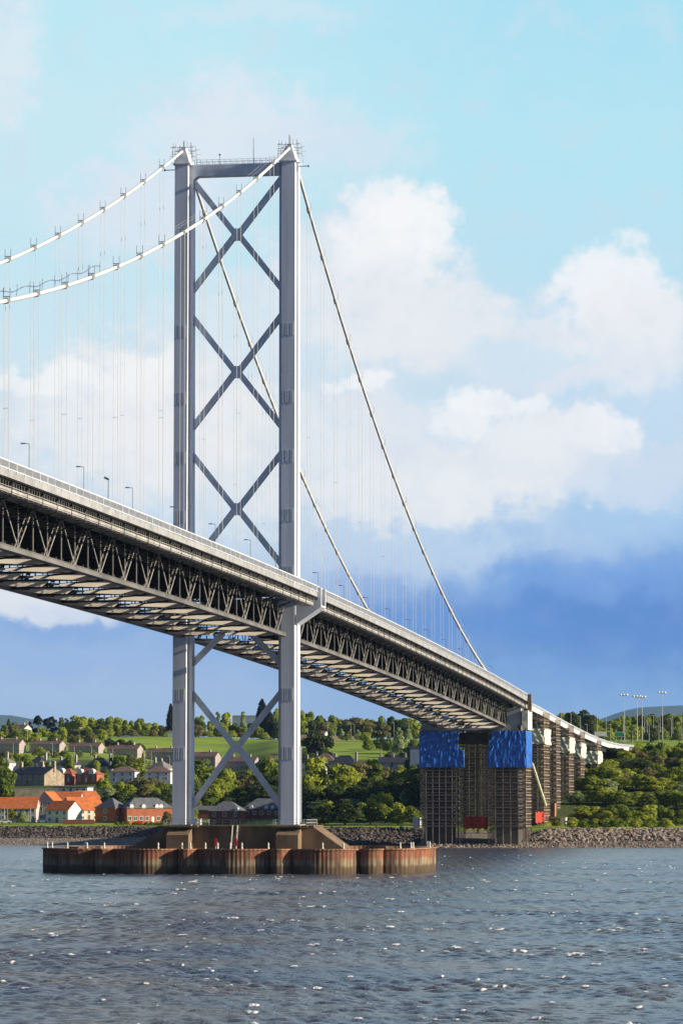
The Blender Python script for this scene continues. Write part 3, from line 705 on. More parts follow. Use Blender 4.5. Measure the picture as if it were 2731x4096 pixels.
# ---- rocks
def rockfield(name, label, mat, spots):
    mb = MB(); q = random.Random(11)
    for (px, d, r) in spots:
        p = gp(px, d); rock(mb, (p[0], p[1], p[2]+r*.15), r, q)
    return obj(name, mb, mat, None, label, 'rocks', kind='stuff')
q = random.Random(3)
sp = []
for i in range(2600): sp.append((q.uniform(-120, 690), q.uniform(1288, 1302), q.uniform(.3, .7)))
rockfield('sea_wall_rocks', 'dark boulder sea wall below the village green', mRockD, sp)
sp = [(q.uniform(-120, 720), 1226+64*q.random(), q.uniform(.15, .38)) for i in range(1900)]
rockfield('beach_stones', 'grey brown stones covering the beach below the sea wall', mPeb, sp)
sp = [(q.uniform(690, 1690), q.uniform(1186, 1208), q.uniform(.35, .8)) for i in range(2400)]
rockfield('shore_rocks', 'rocks coloured dark for bank shade along the shore behind the caisson', mRockD, sp)  # the shade of the bank is put into this rock colour
sp = [(q.uniform(2090, 3300), q.uniform(1173, 1190), q.uniform(.4, 1.05)) for i in range(2700)]+[(q.uniform(2060, 3300), q.uniform(1161, 1176), q.uniform(.2, .5)) for i in range(4200)]+[(q.uniform(1700, 2110), q.uniform(1156, 1172), q.uniform(.25, .6)) for i in range(700)]
rockfield('bank_rocks', 'brown boulders and stones along the shore right of the pier', mRock, sp)

# ================================================================== SIDE PIER, SCAFFOLDS, APPROACH VIADUCT
ap = thing('approach_viaduct', 'grey approach viaduct curving down to the bank beyond the scaffolded pier', 'viaduct', (0, 0, 0))
av = [(404, 47.9), (440, 47.0), (475, 46.0), (520, 44.4), (567, 42.8), (639, 40.5), (700, 39.0), (744, 38.3), (800, 38.0), (872, 38.6)]
def avz(y): return float(np.interp(y, [a for a, b in av], [b for a, b in av]))
ylist = np.linspace(404, 872, 40)
def astrip(x0, x1, d0, d1):
    mb = MB()
    for a, b in zip(ylist[:-1], ylist[1:]):
        mb.hexa([(x0, a, avz(a)+d0), (x1, a, avz(a)+d0), (x1, a, avz(a)+d1), (x0, a, avz(a)+d1)], [(x0, b, avz(b)+d0), (x1, b, avz(b)+d0), (x1, b, avz(b)+d1), (x0, b, avz(b)+d1)])
    return mb
obj('deck_slab', astrip(-13.9, 13.9, -1.3, 0), mFascia, ap)
obj('edge_beam', astrip(13.92, 14.3, -1.2, .25), mRail, ap); obj('edge_beam', astrip(-14.3, -13.92, -1.2, .25), mRail, ap)
g = astrip(12.0, 12.9, -3.2, -1.32); obj('edge_girder', g, mUnder, ap); obj('edge_girder', astrip(-12.9, -12.0, -3.2, -1.32), mUnder, ap)
rl = astrip(14.1, 14.2, 1.25, 1.4)
for a in np.arange(404, 872, .8): rl.box(14.08, 14.16, a, a+.28, avz(a)+.25, avz(a)+1.25)
rl.v += []; obj('railing', rl, mRail, ap)
def prism(x0, x1, y0, y1, z0, z1): return MB().box(x0, x1, y0, y1, z0, z1)
PA = [(468, 481), (548, 560), (596, 608), (668, 680)]
for (a, b) in PA:
    m_ = (a+b)/2
    for x in (-9, 9):
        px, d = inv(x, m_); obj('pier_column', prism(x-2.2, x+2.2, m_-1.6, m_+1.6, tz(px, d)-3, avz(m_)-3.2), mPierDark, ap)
    obj('pier_crosshead', prism(-13, 13, m_-1.9, m_+1.9, avz(m_)-4.6, avz(m_)-3.22), mPierDark, ap)
px, d = inv(0, 878); obj('abutment', prism(-15, 15, 872, 884, tz(px, d)-6, avz(872)+.2), mConcPale, ap)

sp_ = thing('side_pier', 'tall dark twin legged pier wrapped in scaffolding at the shore end of the span', 'bridge pier')
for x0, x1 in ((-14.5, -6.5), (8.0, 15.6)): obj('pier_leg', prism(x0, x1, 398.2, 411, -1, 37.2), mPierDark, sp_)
obj('crosshead', prism(-16.2, 15.4, 397.2, 411.5, 37.9, 39.6), mClad, sp_)
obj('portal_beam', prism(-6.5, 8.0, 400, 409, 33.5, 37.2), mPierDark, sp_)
obj('deck_end_cladding', prism(11.9, 16.6, 397.5, 404, 39.62, 45.0), mClad, sp_)
obj('deck_end_cladding', prism(16.9, 18.9, 397.0, 409, 38.0, 44.2), mSheet, sp_)
obj('deck_end_post', prism(18.45, 19.6, 400.5, 403.0, 43.9, 49.6), M('brown_timber', (.22, .17, .13), .8, .3, .5), sp_)

def scaffold(label, x0, x1, y0, y1, z0, z1, bay=2.1, lift=2.0, boards=True, group='scaffolds round the piers', zfun=None, legs_down=0):
    t = thing('scaffold_tower', label, 'scaffold', (0, 0, 0), 0, group)
    xs = np.linspace(x0, x1, max(2, int((x1-x0)/bay)+1)); ys = np.linspace(y0, y1, max(2, int((y1-y0)/bay)+1)); zs = np.arange(z0+legs_down, z1, lift); w = .15
    q = random.Random(int(abs(x0*7+y0)))
    mb = MB()
    inner = [(x0, x1, y0, y1), (x0+1.2, x1-1.2, y0+1.2, y1-1.2)]
    for k, (a, b, c, d) in enumerate(inner):
        X = [x for x in xs if a-.01 <= x <= b+.01]; Y = [y for y in ys if c-.01 <= y <= d+.01]
        for x in X:
            for y in (c, d): mb.beam((x, y, z0), (x, y, z1+(.9 if k == 0 else 0)), w)
        for y in Y:
            for x in (a, b): mb.beam((x, y, z0), (x, y, z1+(.9 if k == 0 else 0)), w)
        for z in zs:
            for dz in (0, .95):
                for y in (c, d): mb.beam((a, y, z+dz), (b, y, z+dz), w if dz == 0 else .09)
                for x in (a, b): mb.beam((x, c, z+dz), (x, d, z+dz), w if dz == 0 else .09)
    for i, z in enumerate(zs[:-1]):
        for (xa, xb) in ((xs[0], xs[1]), (xs[-2], xs[-1])):
            s = (xa, xb) if i % 2 else (xb, xa); mb.beam((s[0], y0, z), (s[1], y0, z+lift), .11)
        if len(ys) > 1:
            s = (ys[0], ys[1]) if i % 2 else (ys[1], ys[0]); mb.beam((x1, s[0], z), (x1, s[1], z+lift), .11)
    obj('tube_frame', mb, mTube, t)
    if boards:
        for z in zs:
            b = MB()
            b.box(x0+.05, x1-.05, y0+.05, y0+1.1, z+.1, z+.16); b.box(x0+.05, x1-.05, y1-1.1, y1-.05, z+.1, z+.16)
            b.box(x0+.05, x0+1.1, y0+1.1, y1-1.1, z+.1, z+.16); b.box(x1-1.1, x1-.05, y0+1.1, y1-1.1, z+.1, z+.16)
            b.box(x0, x1, y0-.1, y0-.04, z+.06, z+.3); b.box(x1+.04, x1+.1, y0, y1, z+.06, z+.3)
            obj('board_lift', b, mTubeLit if False else mRustBoard, t)
    return t
mRustBoard = M('scaffold_boards', (.23, .155, .105), .85, .4, .5)
scaffold('left shore scaffold tower under the left blue tarpaulin', -16.4, -3.7, 396, 412.5, .3, 37.5, legs_down=6.5)
scaffold('right shore scaffold tower under the right blue tarpaulin with sunlit side', 5.8, 18.1, 396, 412.5, .3, 37.5, legs_down=6.5)
scaffold('recessed dark scaffold between the two blue tarpaulins', -3.2, 5.3, 405.5, 410, 4.5, 33.4, bay=2.9, lift=3.0, boards=False)
for (a, b), lab, xm in zip(PA, ('first scaffolded viaduct pier right of the blue tarpaulin', 'second scaffolded viaduct pier beyond the blue tarpaulin', 'third scaffolded viaduct pier with white sheeted head', 'farthest scaffolded viaduct pier just above the bushes'), (16.6, 17.2, 16.8, 16.5)):
    px, d = inv(xm, a); zb_ = tz(px, d)-1
    scaffold(lab, -15.5, xm, a-3.5, b+3.5, zb_, avz((a+b)/2)-1.6)
for x in (-9, 9):
    px, d = inv(x, 516); obj('pier_column', prism(x-2.2, x+2.2, 514, 518, tz(px, d)-3, avz(516)-3.2), mPierDark, ap)
px, d = inv(16.4, 512); scaffold('bare scaffolded viaduct pier between the first two sheeted piers', -15.5, 16.4, 508, 524, tz(px, d)-1, avz(516)-1.6)
def sheet(name, label, cat, mat, corners, amp, seed, group=None, kindn=None):
    # corners: function (s,t)->point ; wrinkled fabric
    mb = MB(); n, m = 90, 70; r_ = np.random.default_rng(seed)
    S_, T_2 = np.meshgrid(np.linspace(0, 1, n+1), np.linspace(0, 1, m+1)); Wv = np.zeros_like(S_)
    for k in range(260):                   # random short creases pulled down from the ties
        s0, t0 = r_.uniform(0, 1, 2); lw, lh = r_.uniform(.008, .03), r_.uniform(.03, .11); sl_ = r_.uniform(-.12, .12)
        if k % 3 == 0: t0 = round(t0*4)/4+r_.uniform(-.05, .01)
        Wv += r_.uniform(-.7, 1)*np.exp(-((S_-s0-sl_*(T_2-t0))/lw)**2-((T_2-t0)/lh)**2)
    for j in range(m+1):
        for i in range(n+1):
            p, nrm = corners(i/n, j/m); mb.v.append(tuple(np.array(p)+np.array(nrm)*amp*float(np.clip(Wv[j, i], -1, 1.6))))
    for j in range(m):
        for i in range(n): mb.f.append((j*(n+1)+i, j*(n+1)+i+1, (j+1)*(n+1)+i+1, (j+1)*(n+1)+i))
    o = obj(name, mb, mat, None, label, cat, group, smooth=True)
    sm = o.modifiers.new('thickness', 'SOLIDIFY'); sm.thickness = .03
    return o
G = 'blue tarpaulins on the shore scaffold'
sheet('tarpaulin', 'blue wrinkled tarpaulin on the left scaffold tower', 'tarpaulin', mTarp, lambda s, t: ((-16.5+(12.8+(2.0 if t < .48 else 0))*s, 395.75, 25.9+11.7*t), (0, -1, 0)), .15, 1, G)
sheet('tarpaulin', 'blue wrinkled tarpaulin with ragged left edge on the right scaffold tower', 'tarpaulin', mTarp, lambda s, t: ((5.8+(1.3 if t > .75 else (.5 if t > .5 else 0))+(12.4-(1.3 if t > .75 else (.5 if t > .5 else 0)))*s, 395.75, 25.9+11.7*t), (0, -1, 0)), .15, 2, G)
sheet('tarpaulin', 'sunlit pale blue side of tarpaulin facing right on the scaffold corner', 'tarpaulin', mTarp, lambda s, t: ((18.4, 395.75+17*s, 25.9+11.7*t), (1, 0, 0)), .08, 3, G)
for i, ((a, b), xm, zt, zb_, dl) in enumerate(zip(PA, (16.6, 17.2, 16.8, 16.5), (39.6, 38.0, 36.6, 34.6), (34.6, 32.6, 31.6, 29.8), ('first', 'second', 'third', 'fourth'))):
    w = thing('sheeting', f'pale cream sheeting wrapped round the head of the {dl} viaduct pier', 'sheeting', (0, 0, 0), 0, 'cream sheeting on the viaduct piers')
    mb = MB()
    y0, y1 = a-3.9, b+3.9; x1 = xm+.4; x0 = x1-9
    for face in (lambda s: (x0+(x1-x0)*s, y0, (0, -1, 0)), lambda s: (x1, y0+(y1-y0)*s, (1, 0, 0))):
        b0 = len(mb.v); n, m = 24, 12
        for j in range(m+1):
            for k in range(n+1):
                x, y, nr = face(k/n); wv = .18*math.sin(k*1.1+i+j*.6)+.12*math.sin(j*1.7+k*.5)
                mb.v.append((x+nr[0]*wv, y+nr[1]*wv, zb_-(.45*math.sin(k*.45+i*2)**2)*(1-j/m)+(zt-zb_)*j/m))
        for j in range(m):
            for k in range(n): mb.f.append((b0+j*(n+1)+k, b0+j*(n+1)+k+1, b0+(j+1)*(n+1)+k+1, b0+(j+1)*(n+1)+k))
    obj('sheet_wrap', mb, mSheet, w, smooth=True)
def netting(label, P0, P1, z0, z1):
    mb = MB(); n = 20
    for j in range(5):
        for i in range(n+1):
            t = i/n; p = np.array(P0)*(1-t)+np.array(P1)*t; o = .25*math.sin(i*1.3+j*.5)
            mb.v.append((p[0], p[1]+o, z0+(z1-z0)*j/4-(.5*math.sin(i*.6)**2 if j in (0, 4) else 0)))
    for j in range(4):
        for i in range(n): mb.f.append((j*(n+1)+i, j*(n+1)+i+1, (j+1)*(n+1)+i+1, (j+1)*(n+1)+i))
    obj('safety_netting', mb, mRedNet, None, label, 'netting', 'red safety netting at the pier foot')
netting('red safety netting hung between the two shore scaffold towers', (-2.2, 399), (5.4, 399), 6.2, 10.3)
netting('red safety netting right of the shore scaffold corner', (16.5, 440), (15.5, 490), 7.8, 11.5)
a = un(2127, 3053, 0, 17.4); b = un(2181, 3222, 0, 17.4)
obj('rubbish_chute', MB().tube([tuple(a), tuple(b)], .45, 8), mSheet, None, 'long pale rubbish chute slanting down beside the shore scaffold', 'chute')
def site_box(name, label, cat, px, py0, py1, w, d, mat, a=15):
    p = at(px, py1, d); h = (py1-py0)*d/FPX; L = w*d/FPX
    t = thing(name, label, cat, tuple(p), YAW-math.radians(a)); b = MB().box(-L/2, L/2, 0, 2.4, -.6, h); obj('box_body', b, mat, t)
    b = MB()
    for k in range(int(L/.6)+1): b.box(-L/2+.6*k, -L/2+.6*k+.1, -.06, -.002, 0, h-.1)
    b.box(-L/2-.05, L/2+.05, -.1, 2.5, h+.003, h+.12); obj('box_trim', b, mat, t)
site_box('site_container', 'terracotta site container at the foot of the viaduct scaffolds', 'container', 2210, 3215, 3268, 16, 1260, M('terracotta_paint', (.42, .20, .11), .7, .2, 1))
site_box('site_cabin', 'small white site cabin by the shore right of the scaffolds', 'cabin', 2250, 3272, 3296, 22, 1225, mWhite)
site_box('site_cabin', 'pale grey site cabin left of the scaffold foot', 'cabin', 1664, 3272, 3303, 30, 1200, mWhite)

# ================================================================== HOUSES
def wallmat(n, c, v=.12): return M(n, c, .85, v, .5)
mPane = M('window_glass', (.03, .035, .045), .15, .2, 1, spec=.6)
WM = dict(pink=wallmat('pink_grey_render', (.37, .31, .285)), cream=wallmat('cream_render', (.62, .55, .42)), white=wallmat('white_render', (.70, .67, .62)), offw=wallmat('pale_render', (.52, .46, .41)), stone=wallmat('tan_stone', (.34, .265, .175), .3),
          brick=wallmat('red_brick', (.40, .125, .06), .2), dbrick=wallmat('dark_shaded_brick', (.26, .09, .055), .2), ochre=wallmat('ochre_render', (.62, .42, .20)), blue=wallmat('blue_grey_cladding', (.20, .26, .36)), tanw=wallmat('tan_wall', (.48, .37, .24), .2))
RM = dict(brown=M('brown_tiles', (.20, .125, .10), .85, .25, .6), slate=M('dark_slate', (.055, .055, .065), .6, .3, .8), grey=M('grey_tiles', (.20, .185, .17), .8, .25, .8), orange=M('orange_pantiles', (.56, .155, .045), .8, .22, .7), red=M('red_tiles', (.33, .10, .06), .8, .25, .7), lead=M('blue_grey_slate', (.15, .155, .165), .7, .25, .8))
mFrame = mWhite
def house(label, L0, R0, eave, ridge, base, d, a=20, W=9., wall='pink', roof='brown', kind='gable', ridge_axis='x', chim=(), rows=2, cols=4, gcols=1, grows=2, door=True, group=None, cat='house', name='house', over=.35, dormers=(), wframe=True, wh=1.25, wz=None):
    a_ = math.radians(a); p = at(R0, base, d); L = (R0-L0)*d/FPX/math.cos(a_); H = (base-eave)*d/FPX; RH = (eave-ridge)*d/FPX
    t = thing(name, label, cat, tuple(p), YAW-a_, group)
    B = 4.0
    b = MB().box(-L, 0, 0, W, -B, H)
    if kind == 'gable':
        if ridge_axis == 'x':
            for x in (-L, 0): b.hexa([(x-.01 if x else -.2, 0, H), (x-.01 if x else -.2, W, H), (x-.01 if x else -.2, W/2, H+RH)][::-1], [(x+.2 if x < 0 else 0, 0, H), (x+.2 if x < 0 else 0, W, H), (x+.2 if x < 0 else 0, W/2, H+RH)][::-1])
        else:
            for y in (0, W): b.hexa([(-L, y if y == 0 else y-.2, H), (0, y if y == 0 else y-.2, H), (-L/2, y if y == 0 else y-.2, H+RH)], [(-L, y+.2 if y == 0 else y, H), (0, y+.2 if y == 0 else y, H), (-L/2, y+.2 if y == 0 else y, H+RH)])
    obj('wall', b, WM[wall], t)
    o = over; r = MB(); th_ = .16
    def slope(p):  # thick roof plane
        p = [np.array(q, float) for q in p]; r.hexa([q+np.array((0, 0, .02)) for q in p], [q+np.array((0, 0, th_)) for q in p])
    dz = o*RH/(W/2 if ridge_axis == 'x' else L/2)
    if kind == 'gable' and ridge_axis == 'x':
        slope([(-L-o, -o, H-dz), (o, -o, H-dz), (o, W/2, H+RH), (-L-o, W/2, H+RH)]); slope([(o, W+o, H-dz), (-L-o, W+o, H-dz), (-L-o, W/2, H+RH), (o, W/2, H+RH)])
    elif kind == 'gable':
        slope([(-L-o, W+o, H-dz), (-L-o, -o, H-dz), (-L/2, -o, H+RH), (-L/2, W+o, H+RH)]); slope([(o, -o, H-dz), (o, W+o, H-dz), (-L/2, W+o, H+RH), (-L/2, -o, H+RH)])
    elif kind == 'hip':
        h = min(L/2-.3, W/2)
        A, Bq, Cq, Dq = (-L-o, -o, H-.1), (o, -o, H-.1), (o, W+o, H-.1), (-L-o, W+o, H-.1); E_, F_ = (-L+h, W/2, H+RH), (-h, W/2, H+RH)
        slope([A, Bq, F_, E_]); slope([Cq, Dq, E_, F_]); slope([Bq, Cq, F_]); slope([Dq, A, E_])
    else: r.box(-L-o, o, -o, W+o, H+.02, H+.35)
    rf = obj('roof', r, RM[roof], t)
    for (cx, cw, chh) in chim:              # fraction along ridge, width, height above ridge
        c = MB(); x = -L*(1-cx); c.box(x-cw/2, x+cw/2, W/2-.45, W/2+.45, H+RH*.4, H+RH+chh); c.box(x-cw/2-.08, x+cw/2+.08, W/2-.53, W/2+.53, H+RH+chh+.002, H+RH+chh+.15)
        for k in range(max(1, int(cw/.6))): c.tube([(x-cw/2+.35+k*.6, W/2, H+RH+chh+.15), (x-cw/2+.35+k*.6, W/2, H+RH+chh+.6)], .14, 6)
        obj('chimney', c, WM['tanw'] if wall in ('stone', 'cream') else WM['offw'], rf)
    hasdoor = door and rows > 0
    def win(x, z, w, h, side=0):
        # side 0 front (y=0), 1 right gable (x=0), 2 left gable
        f = MB(); g = MB()
        def bx(m, u0, u1, z0, z1, e0, e1):
            if side == 0: m.box(u0, u1, -e1, -e0, z0, z1)
            elif side == 1: m.box(e0, e1, u0, u1, z0, z1)
            else: m.box(-L-e1, -L-e0, u0, u1, z0, z1)
        q = .13
        bx(f, x-w/2-q, x+w/2+q, z-h/2-q, z-h/2, .0, .06); bx(f, x-w/2-q, x+w/2+q, z+h/2, z+h/2+q, 0, .06); bx(f, x-w/2-q, x-w/2, z-h/2, z+h/2, 0, .06); bx(f, x+w/2, x+w/2+q, z-h/2, z+h/2, 0, .06); bx(f, x-.05, x+.05, z-h/2, z+h/2, .012, .05)
        bx(g, x-w/2, x+w/2, z-h/2, z+h/2, .001, .01)
        fo = obj('window', f, mFrame, t); obj('pane', g, mPane, fo)
    st = H/max(rows, 1)
    for i in range(rows):
        for j in range(cols):
            x = -L+L*(j+.5)/cols; z = wz or st*i+st*.55
            if i == 0 and hasdoor and j == cols//2:
                dr = obj('door', MB().box(x-.5, x+.5, -.05, -.002, 0, 2.1), mRust if wall != 'brick' else mWhite, t)
            else: win(x, z, 1.1 if st < 4 else 1.2, min(wh, st*.5))
    side = 1 if a >= 0 else 2
    for i in range(grows):
        for j in range(gcols): win(W*(j+.5)/gcols, st*i+st*.55, .9, min(wh, st*.45), side)
    for (fx, dw) in dormers:               # white arched dormer gables on the front eaves
        x = -L*(1-fx); dm = MB()
        pts = [(x-dw/2, H-.2), (x-dw/2, H+dw*.45), (x-dw*.3, H+dw*.85), (x, H+dw*.95), (x+dw*.3, H+dw*.85), (x+dw/2, H+dw*.45), (x+dw/2, H-.2)]
        dm.hexa([(u, W*.3, z) for u, z in pts][::-1], [(u, -.25, z) for u, z in pts][::-1]); do = obj('dormer', dm, mWhite, rf)
    return t
T_ = 'pink terraces with brown roofs on the hillside'
hs = [('leftmost pink terrace with brown roof cut by the photo edge', -40, 78, 2974, 2957, 3013), ('second pink terrace from the left, brown roof, sunlit gable', 115, 239, 2977, 2962, 3014), ('third pink terrace from the left, above the dark hipped bungalows', 271, 395, 2985, 2969, 3026), ('fourth pink terrace, directly below dark hedge trees and the field', 426, 550, 2996, 2979, 3028), ('long pink terrace partly hidden by the left tower leg', 581, 700, 3009, 2993, 3042), ('pink terrace emerging right of the left tower leg', 715, 861, 3026, 3008, 3062), ('brown roofed terrace under the crossing of the lower braces', 890, 1018, 3045, 3027, 3078)]
for i, (lb, *v) in enumerate(hs): house(lb, *v, 2100, 20, 9, 'pink', 'brown', chim=((.25, .9, 1.2), (.78, .9, 1.2)), cols=6, gcols=1, grows=1, group=T_, name='terraced_house', cat='terrace')
house('wide grey brown bungalow roof left of the near tower leg', 1005, 1130, 3073, 3040, 3085, 2000, 15, 9, 'offw', 'grey', 'hip', chim=((.3, 1.2, 1.6),), rows=1, cols=4, grows=1)
house('brown roofed house just behind the near tower leg', 1062, 1150, 3040, 3017, 3062, 2100, 15, 9, 'pink', 'brown', chim=((.5, .9, 1.0),), rows=1, cols=4, grows=1)
house('grey hipped bungalow immediately right of the near tower leg', 1190, 1300, 3074, 3038, 3090, 1850, 18, 9, 'cream', 'grey', 'hip', chim=((.25, 1.0, 2.2),), rows=1, cols=3, grows=1)
house('brown roofed yellow house beside the big round field tree', 1250, 1335, 3044, 3015, 3064, 1920, 14, 9, 'ochre', 'brown', 'hip', chim=((.1, .9, .4), (.9, .9, .2)), rows=1, cols=3, grows=1)
house('dark slate roofed house with end chimney below the field path', 1316, 1425, 3058, 3022, 3080, 1850, 14, 9, 'offw', 'slate', 'hip', chim=((.15, 1.0, 1.0), (.92, 1.1, 1.8)), rows=1, cols=5, grows=1)
house('dark roof with three chimneys just left of the blue tarpaulin', 1512, 1622, 3050, 3028, 3068, 1800, 10, 8, 'offw', 'slate', chim=((.05, .9, 1.5), (.5, 1.1, 1.7), (.95, .9, 1.7)), rows=1, cols=3, grows=1)
Bn = 'dark hipped bungalows above the stone villa'
house('white walled bungalow at the left photo edge with white chimney', -20, 36, 3052, 3029, 3078, 1900, 22, 9, 'white', 'grey', 'hip', chim=((.6, 1.2, 2.4),), rows=1, cols=2, grows=1, group=Bn)
house('dark hipped bungalow with lit grey hip behind the stone villa', 110, 168, 3050, 3025, 3070, 1900, 25, 10, 'white', 'slate', 'hip', chim=((.95, 1.2, 1.8),), rows=1, cols=3, grows=1, group=Bn)
house('dark hipped bungalow above the red brick houses', 218, 300, 3060, 3032, 3078, 1900, 25, 9, 'offw', 'slate', 'hip', chim=((.1, 1.0, .6), (.85, 1.1, 1.6)), rows=1, cols=3, grows=1, group=Bn)
house('dark slate bungalow left of the white semi detached houses', 338, 432, 3066, 3032, 3082, 1900, 20, 9, 'offw', 'slate', 'hip', chim=((.3, 1.0, 1.6), (.95, 1.1, 2.2)), rows=1, cols=3, grows=1, group=Bn)
house('brown roofed bungalow right behind the right white semi', 590, 655, 3073, 3042, 3086, 1900, 28, 12, 'white', 'grey', 'hip', chim=((.1, 1.1, 1.5), (.5, .9, 1.0)), rows=1, cols=3, grows=1, group=Bn)
house('large tan stone villa with three tall chimneys and dark slate roof', 34, 178, 3098, 3068, 3155, 1700, 38, 14, 'stone', 'slate', chim=((.02, 1.4, 2.2), (.62, 2.6, 2.4), (.99, 1.6, 2.6)), rows=2, cols=6, gcols=1, grows=2, wh=2.0, cat='villa', name='villa')
house('left red brick house with pale gable beside the stone villa', 232, 288, 3096, 3074, 3128, 1760, 25, 8, 'brick', 'red', 'hip', rows=2, cols=2, grows=1, dormers=((.2, 3.0),))
house('right red brick house with two pale front gables', 300, 388, 3097, 3074, 3128, 1750, 22, 8, 'brick', 'red', 'hip', rows=2, cols=3, grows=1, dormers=((.2, 2.8), (.75, 2.8)))
house('left of the two white semi detached houses with brown hipped roof', 439, 540, 3087, 3067, 3131, 1800, 12, 9, 'white', 'brown', 'hip', rows=2, cols=3, grows=1, wh=1.5)
house('right of the two white semi detached houses, beside the left tower leg', 581, 682, 3088, 3067, 3122, 1800, 10, 9, 'white', 'brown', 'hip', rows=2, cols=3, grows=1, wh=1.5)
# waterfront
house('long low orange roofed terrace at the left edge of the waterfront', -70, 145, 3233, 3190, 3284, 1360, 6, 9, 'offw', 'orange', rows=2, cols=9, grows=0, name='terraced_house', cat='terrace')
house('pale gable fronted block with balconies behind the white house', 146, 214, 3204, 3168, 3280, 1375, 8, 16, 'offw', 'orange', ridge_axis='y', rows=3, cols=2, grows=0)
house('orange roofed wing between the gable fronted block and the brick house', 205, 318, 3200, 3168, 3262, 1400, 8, 9, 'offw', 'orange', rows=1, cols=3, grows=0)
house('orange roofed house at the back of the waterfront cluster', 325, 400, 3192, 3165, 3250, 1420, -30, 9, 'offw', 'orange', rows=1, cols=3, grows=0)
house('white gabled waterfront house with orange roof nearest the grass', 181, 273, 3240, 3205, 3293, 1345, 30, 9.2, 'white', 'orange', rows=2, cols=3, gcols=1, grows=0, wh=1.5)
house('cream waterfront wing with wide orange roof beside the brick block', 300, 420, 3239, 3190, 3282, 1368, -32, 11, 'cream', 'orange', rows=2, cols=5, grows=0)
house('dark sided red brick block with grey hipped roof by the grass', 378, 461, 3232, 3193, 3289, 1345, 32, 8.5, 'brick', 'lead', 'hip', rows=2, cols=1, gcols=3, grows=1, door=False, dormers=())
house('long sunlit red brick block with white arched dormers by the grass', 514, 692, 3232, 3193, 3289, 1350, -24, 9, 'brick', 'lead', 'hip', rows=1, cols=8, grows=0, wh=1.4, wz=1.5, dormers=((.1, 1.5), (.36, 1.5), (.65, 1.5), (.74, 1.5)))
house('shaded dark brick block behind the plinth, left of the two', 834, 962, 3245, 3207, 3305, 1345, 12, 9, 'dbrick', 'lead', 'hip', rows=2, cols=3, grows=0, dormers=((.88, 1.4),))  # darker brick colour carries the shade on this block and the next
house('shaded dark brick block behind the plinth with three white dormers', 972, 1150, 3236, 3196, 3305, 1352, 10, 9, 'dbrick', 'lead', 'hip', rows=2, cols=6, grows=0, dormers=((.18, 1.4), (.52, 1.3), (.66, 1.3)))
house('long grey low roof behind the shaded brick block', 780, 880, 3240, 3225, 3260, 1400, 8, 8, 'dbrick', 'lead', rows=0, cols=0, grows=0, name='shed', cat='shed', door=False)
house('low white flat roofed building above the orange roofs', 215, 350, 3150, 3148, 3172, 1520, 12, 9, 'white', 'lead', 'flat', rows=1, cols=5, grows=0, name='flat_roofed_building', cat='building')
house('white house with brown roof on the skyline at far left', 68, 99, 2913, 2899, 2934, 2520, 28, 9, 'white', 'brown', chim=((.5, 1.0, 1.4),), rows=1, cols=2, grows=1)
house('cream gabled cottage below the big pale green skyline trees', 303, 331, 2928, 2909, 2942, 2500, 15, 8, 'cream', 'brown', ridge_axis='y', rows=1, cols=2, grows=0)
house('small pale shed on the skyline by the left cypress', 672, 694, 2928, 2923, 2936, 2500, 10, 5, 'white', 'brown', rows=0, cols=0, grows=0, name='shed', cat='shed', door=False)
house('long blue grey industrial shed on the skyline between the tower legs', 930, 1122, 2866, 2861, 2892, 2640, 2, 20, 'blue', 'lead', rows=0, cols=0, grows=0, name='industrial_shed', cat='shed', door=False, over=.1)
house('dark flat roofed hut half hidden by the left blue tarpaulin', 1640, 1700, 2990, 2988, 3030, 1650, 5, 8, 'blue', 'lead', 'flat', rows=0, cols=0, grows=0, name='hut', cat='hut', door=False)
house('small white cottage among trees above the tan boundary wall', 1282, 1300, 2932, 2924, 2944, 2420, 15, 6, 'white', 'brown', rows=0, cols=0, grows=0, door=False)

def longwall(label, px0, px1, top, base, d, mat, th_=.5, name='boundary_wall', cat='wall'):
    a = at(px0, base, d); b = at(px1, base, d); h = (base-top)*d/FPX; u = (b-a); u[2] = 0; L = np.linalg.norm(u)
    w = thing(name, label, cat, tuple(a), math.atan2(u[1], u[0])); obj('masonry', MB().box(0, L, 0, th_, -2, h), mat, w); obj('coping', MB().box(-.1, L+.1, -.1, th_+.1, h+.003, h+.18), mConcPale, w)
longwall('tan stone retaining wall below the stone villa', 60, 232, 3156, 3188, 1490, WM['stone'])
longwall('long tan boundary wall at the top of the field right of the tower', 1303, 1462, 2946, 2962, 2330, WM['tanw'])
longwall('grey brown boundary wall behind the near tower leg', 1196, 1300, 2940, 2954, 2340, WM['stone'])
longwall('dark garden wall in front of the waterfront houses', 250, 378, 3280, 3300, 1332, WM['dbrick'])

